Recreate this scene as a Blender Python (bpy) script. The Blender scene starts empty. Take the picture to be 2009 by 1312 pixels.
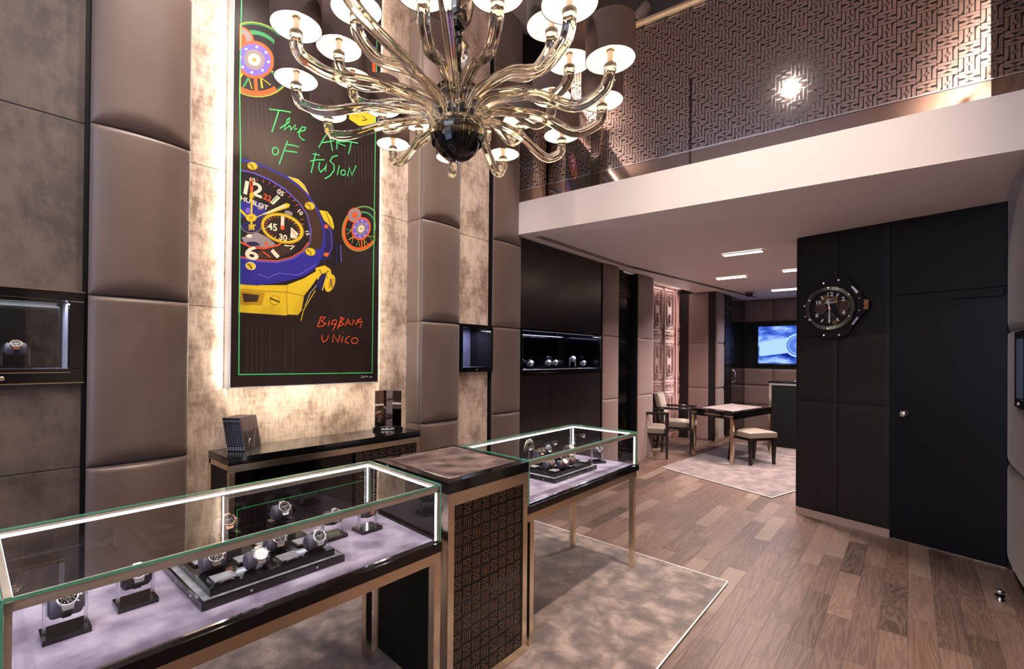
import bpy, bmesh, math, random
from mathutils import Vector, Matrix
random.seed(7)
PI = math.pi
SC = bpy.context.scene
COL = SC.collection
# ------------------------------------------------------------------ camera
FPX, PCX, PCY = 925.0, 960.0, 693.93
YAW, PITCH, ROLL, EYE = 0.7271416, 0.0055595, 0.0087266, 1.5
_f = Vector((math.cos(YAW)*math.cos(PITCH), math.sin(YAW)*math.cos(PITCH), math.sin(PITCH)))
_r = Vector((math.sin(YAW), -math.cos(YAW), 0))
_u = _r.cross(_f)
RT = math.cos(ROLL)*_r + math.sin(ROLL)*_u
UP = -math.sin(ROLL)*_r + math.cos(ROLL)*_u
cam = bpy.data.cameras.new('camera')
co = bpy.data.objects.new('camera', cam); COL.objects.link(co)
co.matrix_world = Matrix(((RT.x, UP.x, -_f.x, 0), (RT.y, UP.y, -_f.y, 0), (RT.z, UP.z, -_f.z, EYE), (0, 0, 0, 1)))
cam.sensor_fit = 'HORIZONTAL'; cam.sensor_width = 36
cam.lens = FPX/2009*36
cam.shift_x = (1004.5-PCX)/2009
cam.shift_y = (PCY-656)/2009
cam.clip_start = 0.02; cam.clip_end = 60
SC.camera = co
# ------------------------------------------------------------------ world, view
w = bpy.data.worlds.new('world'); SC.world = w; w.use_nodes = True
w.node_tree.nodes['Background'].inputs[0].default_value = (0.9, 0.8, 0.75, 1)
w.node_tree.nodes['Background'].inputs[1].default_value = 0.15
SC.view_settings.view_transform = 'Standard'; SC.view_settings.look = 'None'
SC.view_settings.exposure = 0.5; SC.view_settings.gamma = 1.0
SC.view_settings.use_curve_mapping = False

def area(name, loc, rot, sx, sy, power, color=(1, .86, .74), spread=None):
    l = bpy.data.lights.new(name, 'AREA'); l.shape = 'RECTANGLE'; l.size = sx; l.size_y = sy
    l.energy = power; l.color = color
    if spread: l.spread = spread
    o = bpy.data.objects.new(name, l); COL.objects.link(o); o.location = loc; o.rotation_euler = rot
    return o
def spot(name, loc, tgt, power, angle, blend=.5, color=(1, .87, .78), size=.05):
    l = bpy.data.lights.new(name, 'SPOT'); l.energy = power; l.spot_size = math.radians(angle)
    l.spot_blend = blend; l.color = color; l.shadow_soft_size = size
    o = bpy.data.objects.new(name, l); COL.objects.link(o); o.location = loc
    o.rotation_euler = (Vector(tgt)-Vector(loc)).to_track_quat('-Z', 'Y').to_euler()
    return o
LW = (1, .90, .84)
# recessed ceiling spots of the tall front room
for (lx, ly, p) in ((.4, 1.5, 110), (1.9, 1.0, 110), (1.4, 2.3, 70), (-.8, .8, 110)):
    spot('ceiling_spot', (lx, ly, 4.98), (lx, ly+.0, 0), p*1.5, 120, .9, LW, .022)
# ceiling spots grazing the panelled wall
spot('wall_spot', (0.95, 2.3, 4.9), (0.95, 3.05, 2.4), 150, 40)
spot('wall_spot', (2.35, 2.3, 4.9), (2.35, 3.05, 2.4), 150, 40)
spot('wall_spot', (3.1, 2.2, 4.9), (3.15, 3.0, 1.9), 110, 36)
spot('rug_spot', (3.5, 2.65, 4.9), (2.6, 1.3, 0), 520, 40, .6)
spot('rug_spot', (3.1, .40, 4.9), (2.9, 1.15, 0), 620, 40, .6)
spot('floor_spot', (1.6, .3, 4.9), (2.9, .2, 0), 290, 36)
spot('fascia_spot', (1.4, .5, 4.7), (3.9, .7, 2.85), 200, 50, 1.0)
area('window_daylight', (-2.3, .6, 3.4), (math.radians(90), math.radians(0), math.radians(-90)), 2.6, 1.2, 40, (.62, .72, 1))
bpy.data.objects['window_daylight'].rotation_euler = (math.radians(125), 0, math.radians(-90))
# unseen fill lamps added to brighten the upper ceiling
area('ceiling_fill', (1.2, 3.0, 4.6), (math.radians(150), 0, 0), 5, .06, 130, LW)
area('ceiling_fill', (1.2, -1.5, 4.6), (math.radians(210), 0, 0), 5, .06, 160, LW)
# under the mezzanine
for (lx, ly, p) in ((5.96, 1.43, 50), (7.68, 1.99, 38), (7.6, 1.1, 46), (9.6, 1.6, 22)):
    area('downlight', (lx, ly, 2.69), (0, 0, 0), .09, .36, p, (1, .84, .79), math.radians(130))

# ------------------------------------------------------------------ mesh builder
MATS = {}
class MB:
    def __init__(s): s.v = []; s.f = []; s.m = []; s.sm = []
    def add(s, vs, fs, mi=0, smooth=False):
        b = len(s.v); s.v += [tuple(v) for v in vs]
        for f in fs:
            s.f.append([b+i for i in f]); s.m.append(mi); s.sm.append(smooth)
        return s
    def box(s, x0, y0, z0, x1, y1, z1, mi=0):
        vs = [(x, y, z) for z in (z0, z1) for y in (y0, y1) for x in (x0, x1)]
        return s.add(vs, [(0, 2, 3, 1), (4, 5, 7, 6), (0, 1, 5, 4), (2, 6, 7, 3), (0, 4, 6, 2), (1, 3, 7, 5)], mi)
    def bbox(s, x0, y0, z0, x1, y1, z1, b=.004, mi=0):
        """box with chamfered edges"""
        bm = bmesh.new(); bmesh.ops.create_cube(bm, size=1)
        for v in bm.verts:
            v.co = Vector(((x0+x1)/2+v.co.x*(x1-x0), (y0+y1)/2+v.co.y*(y1-y0), (z0+z1)/2+v.co.z*(z1-z0)))
        b = min(b, .45*min(abs(x1-x0), abs(y1-y0), abs(z1-z0)))
        bmesh.ops.bevel(bm, geom=list(bm.edges), offset=b, segments=2, profile=.6, affect='EDGES')
        bm.verts.index_update()
        s.add([v.co for v in bm.verts], [[v.index for v in f.verts] for f in bm.faces], mi); bm.free(); return s
    def obox(s, o, ax, ay, az, mi=0):
        """box from corner o and three edge vectors"""
        o, ax, ay, az = map(Vector, (o, ax, ay, az))
        vs = [o+i*ax+j*ay+k*az for k in (0, 1) for j in (0, 1) for i in (0, 1)]
        return s.add(vs, [(0, 2, 3, 1), (4, 5, 7, 6), (0, 1, 5, 4), (2, 6, 7, 3), (0, 4, 6, 2), (1, 3, 7, 5)], mi)
    def prism(s, pts, ext, mi=0, smooth=False):
        """polygon (3d points) extruded by the vector ext"""
        n = len(pts); e = Vector(ext); P = [Vector(p) for p in pts]
        s.add(P+[p+e for p in P], [list(range(n))[::-1], list(range(n, 2*n))]+[[i, (i+1) % n, n+(i+1) % n, n+i] for i in range(n)], mi, smooth)
        return s
    def poly(s, pts, mi=0): return s.add(pts, [list(range(len(pts)))], mi)
    def lathe(s, prof, c=(0, 0, 0), axis=(0, 0, 1), n=24, mi=0, smooth=True, lobes=0, depth=0, cap=True):
        a = Vector(axis).normalized(); c = Vector(c)
        t = Vector((1, 0, 0)) if abs(a.x) < .9 else Vector((0, 1, 0))
        u = (t-a*t.dot(a)).normalized(); v = a.cross(u)
        vs = []
        for (r, h) in prof:
            for i in range(n):
                th = 2*PI*i/n; rr = r*(1+depth*math.cos(lobes*th)) if lobes else r
                vs.append(c+a*h+u*(rr*math.cos(th))+v*(rr*math.sin(th)))
        fs = []
        for j in range(len(prof)-1):
            for i in range(n):
                k = (i+1) % n
                fs.append((j*n+i, j*n+k, (j+1)*n+k, (j+1)*n+i))
        s.add(vs, fs, mi, smooth)
        if cap:
            if prof[0][0] > 1e-5: s.add(vs[:n], [list(range(n))[::-1]], mi)
            if prof[-1][0] > 1e-5: s.add(vs[-n:], [list(range(n))], mi)
        return s
    def cyl(s, a, b, r, n=16, mi=0, smooth=True, r2=None):
        a = Vector(a); b = Vector(b); d = b-a
        return s.lathe([(r, 0), (r if r2 is None else r2, d.length)], a, d, n, mi, smooth)
    def tube(s, pts, rad, n=10, mi=0, lobes=0, depth=0, twist=0, cap=True, closed=False, flat=None):
        P = [Vector(p) for p in pts]; N = len(P)
        R = rad if isinstance(rad, (list, tuple)) else [rad]*N
        T = []
        for i in range(N):
            if closed: d = P[(i+1) % N]-P[i-1]
            else: d = P[min(i+1, N-1)]-P[max(i-1, 0)]
            T.append(d.normalized())
        t0 = T[0]; up = Vector((0, 0, 1)) if abs(t0.z) < .9 else Vector((1, 0, 0))
        u = (up-t0*up.dot(t0)).normalized(); vs = []
        for i in range(N):
            u = (u-T[i]*u.dot(T[i])).normalized(); v = T[i].cross(u)
            for k in range(n):
                th = 2*PI*k/n; rr = R[i]*(1+(depth*math.cos(lobes*(th)+twist*i) if lobes else 0))
                fu, fv = flat if flat else (1, 1)
                vs.append(P[i]+u*(rr*fu*math.cos(th))+v*(rr*fv*math.sin(th)))
        fs = []
        M = N if closed else N-1
        for j in range(M):
            j2 = (j+1) % N
            for k in range(n):
                q = (k+1) % n
                fs.append((j*n+k, j*n+q, j2*n+q, j2*n+k))
        s.add(vs, fs, mi, True)
        if cap and not closed:
            s.add(vs[:n], [list(range(n))[::-1]], mi); s.add(vs[-n:], [list(range(n))], mi)
        return s
    def ribbon(s, pts, wdt, nrm, mi=0, off=0.0, join=True):
        """flat stroke along a polyline lying in a plane with normal nrm"""
        nrm = Vector(nrm).normalized(); P = [Vector(p)+nrm*off for p in pts]
        vs = []
        for i, p in enumerate(P):
            d0 = (P[i]-P[i-1]).normalized() if i else None
            d1 = (P[i+1]-P[i]).normalized() if i < len(P)-1 else None
            d = d1 if d0 is None else d0 if d1 is None else (d0+d1)
            if d.length < 1e-6: d = d1
            d.normalize(); sd = d.cross(nrm)
            k = 1.0
            if d0 is not None and d1 is not None: k = min(1.6, 1/max(.5, d.dot(d1)))
            vs += [p+sd*(wdt/2*k), p-sd*(wdt/2*k)]
        s.add(vs, [(2*i, 2*i+1, 2*i+3, 2*i+2) for i in range(len(P)-1)], mi)
        return s
    def pillow(s, O, U, V, N, t, mi=0, nu=16, nv=20, eu=8, ev=8, r=.006, base=0):
        """padded panel: spans vectors U, V from corner O, bulges by t along N"""
        O, U, V, N = map(Vector, (O, U, V, N)); N = N.normalized(); vs = []
        def g(x, e): return (1-abs(2*x-1)**e)**.5
        for j in range(nv+1):
            b = .5-.5*math.cos(PI*j/nv)
            for i in range(nu+1):
                a = .5-.5*math.cos(PI*i/nu)
                vs.append(O+U*a+V*b+N*(base+t*g(a, eu)*g(b, ev)))
        fs = [(j*(nu+1)+i, j*(nu+1)+i+1, (j+1)*(nu+1)+i+1, (j+1)*(nu+1)+i) for j in range(nv) for i in range(nu)]
        s.add(vs, fs, mi, True)
        return s
    def cushion(s, O, U, H, N, t, mi=0, nu=24, roll=.10):
        """upright wall cushion: crisp sides, straight top edge, foot rolled under in a lens"""
        O, U, N = Vector(O), Vector(U), Vector(N).normalized(); vs = []
        zz = [0, .0015, .006, .014, .026, .042, .06, .08, .10, .13, .16]
        rows = [('b', x) for x in zz if x < roll*1.8]+[('m', x) for x in (.28, .4, .55, .7, .85)]+[('t', x) for x in (.03, .018, .010, .005, .002, 0)]
        for k, x in rows:
            for i in range(nu+1):
                a = .5-.5*math.cos(PI*i/nu); gu = max(0, 1-abs(2*a-1)**2.4); eu = (1-abs(2*a-1)**30)**.5
                if k == 'b':
                    z = x; rr = roll*(.25+.75*gu); f = (1-max(0, 1-z/rr)**2.2)**.5
                elif k == 'm': z = H*x; f = 1
                else:
                    z = H-x; f = (1-max(0, 1-x/.025)**2.5)**.5
                vs.append(O+U*a+Vector((0, 0, z))+N*(.004+eu*(t*.25+t*.75*gu)*f))
        nr = len(rows)
        s.add(vs, [(j*(nu+1)+i, j*(nu+1)+i+1, (j+1)*(nu+1)+i+1, (j+1)*(nu+1)+i) for j in range(nr-1) for i in range(nu)], mi, True)
        return s
    def build(s, name, mats, parent=None, kind=None, origin=None, recalc=False):
        if not isinstance(mats, (list, tuple)): mats = [mats]
        off = Vector(origin) if origin else (parent['_o'] if False else Vector((0, 0, 0)))
        if parent is not None: off = ORI.get(parent.name, Vector((0, 0, 0)))
        me = bpy.data.meshes.new(name)
        me.from_pydata([tuple(Vector(v)-off) for v in s.v], [], s.f)
        for m in mats: me.materials.append(MATS[m] if isinstance(m, str) else m)
        me.polygons.foreach_set('material_index', s.m); me.polygons.foreach_set('use_smooth', s.sm)
        me.update()
        if recalc:
            bm = bmesh.new(); bm.from_mesh(me); bmesh.ops.recalc_face_normals(bm, faces=bm.faces); bm.to_mesh(me); bm.free()
        o = bpy.data.objects.new(name, me); COL.objects.link(o)
        if parent is not None:
            o.parent = parent; ORI[o.name] = off
        elif origin: o.location = off; ORI[o.name] = off
        if kind: o['kind'] = kind
        return o
ORI = {}
def thing(name, label, cat, loc=(0, 0, 0), group=None):
    o = bpy.data.objects.new(name, None); COL.objects.link(o); o.location = loc; o.empty_display_size = .05
    ORI[o.name] = Vector(loc)
    o['label'] = label; o['category'] = cat
    if group: o['group'] = group
    return o
def tag(o, label, cat, group=None):
    o['label'] = label; o['category'] = cat
    if group: o['group'] = group
    return o
def copy_tree(o, parent=None):
    c = o.copy(); COL.objects.link(c)
    if parent is not None: c.parent = parent
    for ch in [x for x in KIDS[o.name]]: copy_tree(ch, c)
    return c
KIDS = {}
def index_kids():
    KIDS.clear()
    for o in COL.objects: KIDS.setdefault(o.name, [])
    for o in COL.objects:
        if o.parent: KIDS[o.parent.name].append(o)
def text_mb(mb, txt, size, O, U, V, N, mi=0, off=.0006, align='CENTER', sx=1.0, bold=.0, ext=0.0):
    """real letters laid flat in the plane (U right, V up)"""
    cu = bpy.data.curves.new('letters', 'FONT'); cu.body = txt; cu.size = size; cu.align_x = align; cu.align_y = 'CENTER'
    cu.offset = bold; cu.extrude = ext; cu.resolution_u = 3
    o = bpy.data.objects.new('letters', cu); COL.objects.link(o)
    dg = bpy.context.evaluated_depsgraph_get(); dg.update()
    me = bpy.data.meshes.new_from_object(o.evaluated_get(dg))
    O, U, V, N = Vector(O), Vector(U).normalized(), Vector(V).normalized(), Vector(N).normalized()
    mb.add([O+U*(v.co.x*sx)+V*v.co.y+N*(off+v.co.z) for v in me.vertices], [list(p.vertices) for p in me.polygons], mi)
    bpy.data.objects.remove(o); bpy.data.curves.remove(cu); bpy.data.meshes.remove(me)

# pixel rays of the photograph (only used to place flat artwork and marks on the real planes they lie on)
def ray(u, v): return RT*((u-PCX)/FPX)-UP*((v-PCY)/FPX)+_f
def onY(u, v, y): d = ray(u, v); return Vector((0, 0, EYE))+d*(y/d.y)
def onZ(u, v, z): d = ray(u, v); return Vector((0, 0, EYE))+d*((z-EYE)/d.z)
# ------------------------------------------------------------------ materials
def srgb(r, g, b):
    f = lambda c: (c/255/12.92) if c/255 <= .04045 else ((c/255+.055)/1.055)**2.4
    return (f(r), f(g), f(b), 1)
def nodes(name):
    m = bpy.data.materials.new(name); m.use_nodes = True; nt = m.node_tree
    MATS[name] = m
    return m, nt, nt.nodes['Principled BSDF'], nt.links
def pbr(name, col, rough=.5, metal=0, spec=.5, coat=0, sheen=0, noise=None, bump=None, emit=None, estr=0):
    """col is sRGB 0-255; noise=(scale, colour2, detail) blends a second colour; bump=(scale, strength)"""
    m, nt, p, L = nodes(name)
    p.inputs['Base Color'].default_value = srgb(*col); p.inputs['Roughness'].default_value = rough
    p.inputs['Metallic'].default_value = metal; p.inputs['Specular IOR Level'].default_value = spec
    p.inputs['Coat Weight'].default_value = coat; p.inputs['Coat Roughness'].default_value = .05
    p.inputs['Sheen Weight'].default_value = sheen
    tc = nt.nodes.new('ShaderNodeNewGeometry')
    if noise:
        n = nt.nodes.new('ShaderNodeTexNoise'); n.inputs['Scale'].default_value = noise[0]; n.inputs['Detail'].default_value = noise[2]
        L.new(tc.outputs['Position'], n.inputs['Vector'])
        r = nt.nodes.new('ShaderNodeValToRGB'); r.color_ramp.elements[0].position = .38; r.color_ramp.elements[1].position = .62
        r.color_ramp.elements[0].color = srgb(*col); r.color_ramp.elements[1].color = srgb(*noise[1])
        L.new(n.outputs['Fac'], r.inputs[0]); L.new(r.outputs[0], p.inputs['Base Color'])
    if bump:
        n = nt.nodes.new('ShaderNodeTexNoise'); n.inputs['Scale'].default_value = bump[0]; n.inputs['Detail'].default_value = 3
        L.new(tc.outputs['Position'], n.inputs['Vector'])
        b = nt.nodes.new('ShaderNodeBump'); b.inputs['Strength'].default_value = bump[1]; b.inputs['Distance'].default_value = .002
        L.new(n.outputs['Fac'], b.inputs['Height']); L.new(b.outputs[0], p.inputs['Normal'])
    if emit:
        p.inputs['Emission Color'].default_value = srgb(*emit); p.inputs['Emission Strength'].default_value = estr
    return m
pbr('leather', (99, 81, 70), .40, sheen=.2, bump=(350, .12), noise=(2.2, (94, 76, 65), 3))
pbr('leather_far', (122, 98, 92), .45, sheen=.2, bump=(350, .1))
pbr('leather_dark', (27, 20, 19), .55, spec=.25, bump=(350, .1))
pbr('dark_wood', (24, 19, 19), .28, noise=(9, (29, 23, 22), 4))
pbr('black_lacquer', (11, 10, 11), .12, coat=.3)
pbr('matt_black', (10, 9, 9), .5, spec=.25)
pbr('niche_mirror', (92, 90, 104), .06, 1)
pbr('relief_black', (74, 66, 62), .16, 1)
pbr('door_black', (7, 7, 14), .35, spec=.25)
pbr('steel', (238, 220, 192), .24, 1)
pbr('chrome', (225, 225, 228), .07, 1)
pbr('bronze_mirror', (150, 130, 118), .04, 1)
pbr('bronze_mirror_stroke', (170, 153, 146), .03, 1)
pbr('bronze_stroke', (136, 118, 104), .38, 1)
pbr('dark_line', (34, 24, 22), .4)
pbr('white_paint', (228, 216, 206), .6)
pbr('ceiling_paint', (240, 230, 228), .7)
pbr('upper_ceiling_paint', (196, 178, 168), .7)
pbr('velvet', (170, 158, 180), .85, sheen=.3, noise=(9, (118, 104, 130), 7), bump=(60, .15))
pbr('velvet_grey', (150, 150, 156), .85, sheen=.4, noise=(25, (110, 110, 118), 4))
pbr('niche_velvet', (92, 88, 128), .8, sheen=.3, noise=(12, (74, 70, 108), 4))
pbr('pillow_leather', (86, 80, 90), .5)
pbr('pillow_black', (40, 39, 46), .45)
pbr('pedestal_top', (128, 106, 100), .6, noise=(9, (76, 60, 56), 3))
pbr('shade_cloth', (68, 46, 38), .8, bump=(600, .2))
pbr('shade_lining', (255, 250, 244), .8)
pbr('candle_sleeve', (214, 190, 170), .4)
pbr('taupe_seat', (118, 104, 90), .4, sheen=.2)
pbr('carved', (140, 108, 104), .45)
pbr('skirting', (150, 126, 114), .3)
pbr('glass_edge', (92, 158, 128), .06, emit=(80, 170, 140), estr=.06)  # faint green glow put into the cut edges, which are no lamp
pbr('led_profile', (190, 175, 162), .4, .1)
pbr('poster_black', (44, 33, 30), .22)
pbr('poster_side', (232, 232, 236), .4)
pbr('smoke_black', (10, 10, 12), .1)
pbr('spot_body', (176, 152, 138), .5)
for nm, c in dict(neon_green=(84, 226, 128), red_orange=(226, 88, 44), poster_yellow=(226, 190, 40), poster_gold=(186, 140, 30), poster_blue=(48, 44, 140),
                  poster_navy=(38, 32, 82), poster_dark=(30, 23, 24), poster_cream=(236, 224, 190), poster_orange=(232, 96, 36),
                  poster_green=(60, 150, 92), poster_lilac=(120, 100, 200), poster_grey=(150, 135, 135), poster_streak=(78, 66, 61), white_mark=(235, 232, 228),
                  poster_brown=(64, 44, 34)).items():
    pbr(nm, c, .35)
pbr('rose_gold', (222, 170, 140), .2, 1)
pbr('watch_steel', (225, 222, 222), .16, 1)
pbr('diamond', (224, 224, 230), .25, .8, emit=(255, 255, 255), estr=.04)  # slight white glow added to the metal for sparkle
pbr('dial_black', (16, 14, 15), .6, spec=.2)
pbr('dial_white', (240, 240, 240), .4)
pbr('strap_white', (240, 240, 244), .5)
pbr('strap_black', (30, 29, 34), .5)
pbr('strap_brown', (58, 44, 42), .5)
pbr('ink_blue', (14, 18, 34), .45)
pbr('book_cover', (86, 66, 62), .4)
pbr('paper', (215, 205, 195), .7)
pbr('amber_gears', (70, 42, 22), .4, noise=(60, (40, 22, 16), 4))

def emis(name, col, strength):
    m, nt, p, L = nodes(name); nt.nodes.remove(p)
    e = nt.nodes.new('ShaderNodeEmission'); e.inputs[0].default_value = srgb(*col); e.inputs[1].default_value = strength
    L.new(e.outputs[0], nt.nodes['Material Output'].inputs[0]); return m
emis('led', (238, 240, 255), 8)
emis('bulb', (255, 226, 190), 38)
emis('ceiling_lamp', (255, 232, 212), 14)
emis('cove_led', (255, 226, 212), 16)
emis('window_glow', (200, 215, 255), 2.2)
emis('spot_lens', (255, 245, 235), 12)

# pane glass: clear with a mirror-like sheen at grazing angles
def pane(name, tint, base=.06, gl=(1, 1, 1, 1)):
    m, nt, p, L = nodes(name); nt.nodes.remove(p)
    t = nt.nodes.new('ShaderNodeBsdfTransparent'); t.inputs[0].default_value = tint
    g = nt.nodes.new('ShaderNodeBsdfGlossy'); g.inputs['Roughness'].default_value = .01; g.inputs[0].default_value = gl
    fr = nt.nodes.new('ShaderNodeFresnel'); gg = nt.nodes.new('ShaderNodeNewGeometry')
    mr = nt.nodes.new('ShaderNodeMapRange'); mr.inputs[3].default_value = 1.5; mr.inputs[4].default_value = 1/1.5
    L.new(gg.outputs['Backfacing'], mr.inputs[0]); L.new(mr.outputs[0], fr.inputs[0])
    mx = nt.nodes.new('ShaderNodeMixShader')
    L.new(fr.outputs[0], mx.inputs[0]); L.new(t.outputs[0], mx.inputs[1]); L.new(g.outputs[0], mx.inputs[2])
    L.new(mx.outputs[0], nt.nodes['Material Output'].inputs[0]); return m
pane('pane_glass', (.95, .97, .96, 1))
def solid_glass(name, col, ior, rough=0):
    m, nt, p, L = nodes(name)
    p.inputs['Base Color'].default_value = col; p.inputs['Transmission Weight'].default_value = 1
    p.inputs['IOR'].default_value = ior; p.inputs['Roughness'].default_value = rough; return m
solid_glass('gold_glass', (.99, .94, .79, 1), 1.42, .015)
solid_glass('acrylic', (.97, .98, 1, 1), 1.45, .35)

# plaster-velvet wall cloth: blotchy, with vertical and horizontal streaks
def cloth(name, light, dark, mid=.5, rough=.55, fine=1.0):
    m, nt, p, L = nodes(name)
    g = nt.nodes.new('ShaderNodeNewGeometry')
    def nz(scale, vec, det=5):
        mp = nt.nodes.new('ShaderNodeMapping'); mp.inputs['Scale'].default_value = vec
        L.new(g.outputs['Position'], mp.inputs[0])
        n = nt.nodes.new('ShaderNodeTexNoise'); n.inputs['Scale'].default_value = scale; n.inputs['Detail'].default_value = det
        n.inputs['Roughness'].default_value = .65
        L.new(mp.outputs[0], n.inputs['Vector']); return n
    a = nz(4.5, (1.2, 1, .8), 8); b = nz(30, (2.0, 1, .45), 3); c = nz(22, (.5, 1, 2.0), 3)
    def mul(x, k):
        q = nt.nodes.new('ShaderNodeMath'); q.operation = 'MULTIPLY'; L.new(x, q.inputs[0]); q.inputs[1].default_value = k; return q.outputs[0]
    def add(x, y):
        q = nt.nodes.new('ShaderNodeMath'); q.operation = 'ADD'; L.new(x, q.inputs[0]); L.new(y, q.inputs[1]); return q.outputs[0]
    s = add(add(mul(a.outputs[0], 1-.5*fine), mul(b.outputs[0], .32*fine)), mul(c.outputs[0], .18*fine))
    r = nt.nodes.new('ShaderNodeValToRGB'); r.color_ramp.elements[0].position = mid-.09; r.color_ramp.elements[1].position = mid+.07
    r.color_ramp.elements[0].color = srgb(*dark); r.color_ramp.elements[1].color = srgb(*light)
    L.new(s, r.inputs[0]); L.new(r.outputs[0], p.inputs['Base Color']); p.inputs['Roughness'].default_value = rough
    p.inputs['Sheen Weight'].default_value = .3
    bp = nt.nodes.new('ShaderNodeBump'); bp.inputs['Strength'].default_value = .25; bp.inputs['Distance'].default_value = .004
    L.new(s, bp.inputs['Height']); L.new(bp.outputs[0], p.inputs['Normal'])
cloth('wall_cloth', (212, 192, 172), (136, 112, 94), .5, .55, .8)
cloth('wall_cloth_brown_dim', (92, 77, 65), (60, 48, 41), .5, .6, .35)  # brown version of the wall cloth, its weaker light put into the colour

# rug: brushed pile
def rugmat(name, c1, c2, c3):
    m, nt, p, L = nodes(name)
    g = nt.nodes.new('ShaderNodeNewGeometry')
    n = nt.nodes.new('ShaderNodeTexNoise'); n.inputs['Scale'].default_value = 7; n.inputs['Detail'].default_value = 8; n.inputs['Roughness'].default_value = .62; n.inputs['Distortion'].default_value = .25
    L.new(g.outputs['Position'], n.inputs['Vector'])
    n2 = nt.nodes.new('ShaderNodeTexNoise'); n2.inputs['Scale'].default_value = 160; L.new(g.outputs['Position'], n2.inputs['Vector'])
    r = nt.nodes.new('ShaderNodeValToRGB'); e = r.color_ramp.elements
    e[0].position = .38; e[0].color = srgb(*c1); e[1].position = .62; e[1].color = srgb(*c3)
    x = e.new(.5); x.color = srgb(*c2)
    L.new(n.outputs[0], r.inputs[0])
    mx = nt.nodes.new('ShaderNodeMix'); mx.data_type = 'RGBA'; mx.blend_type = 'MULTIPLY'; mx.inputs[0].default_value = .25
    L.new(r.outputs[0], mx.inputs[6]); L.new(n2.outputs['Color'], mx.inputs[7])
    L.new(mx.outputs[2], p.inputs['Base Color']); p.inputs['Roughness'].default_value = .9; p.inputs['Sheen Weight'].default_value = .6
    b = nt.nodes.new('ShaderNodeBump'); b.inputs['Strength'].default_value = .5; b.inputs['Distance'].default_value = .004
    L.new(n2.outputs[0], b.inputs['Height']); L.new(b.outputs[0], p.inputs['Normal'])
rugmat('rug_near', (76, 59, 51), (106, 87, 77), (144, 124, 111))
rugmat('rug_far', (78, 61, 57), (104, 84, 79), (130, 109, 102))

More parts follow.
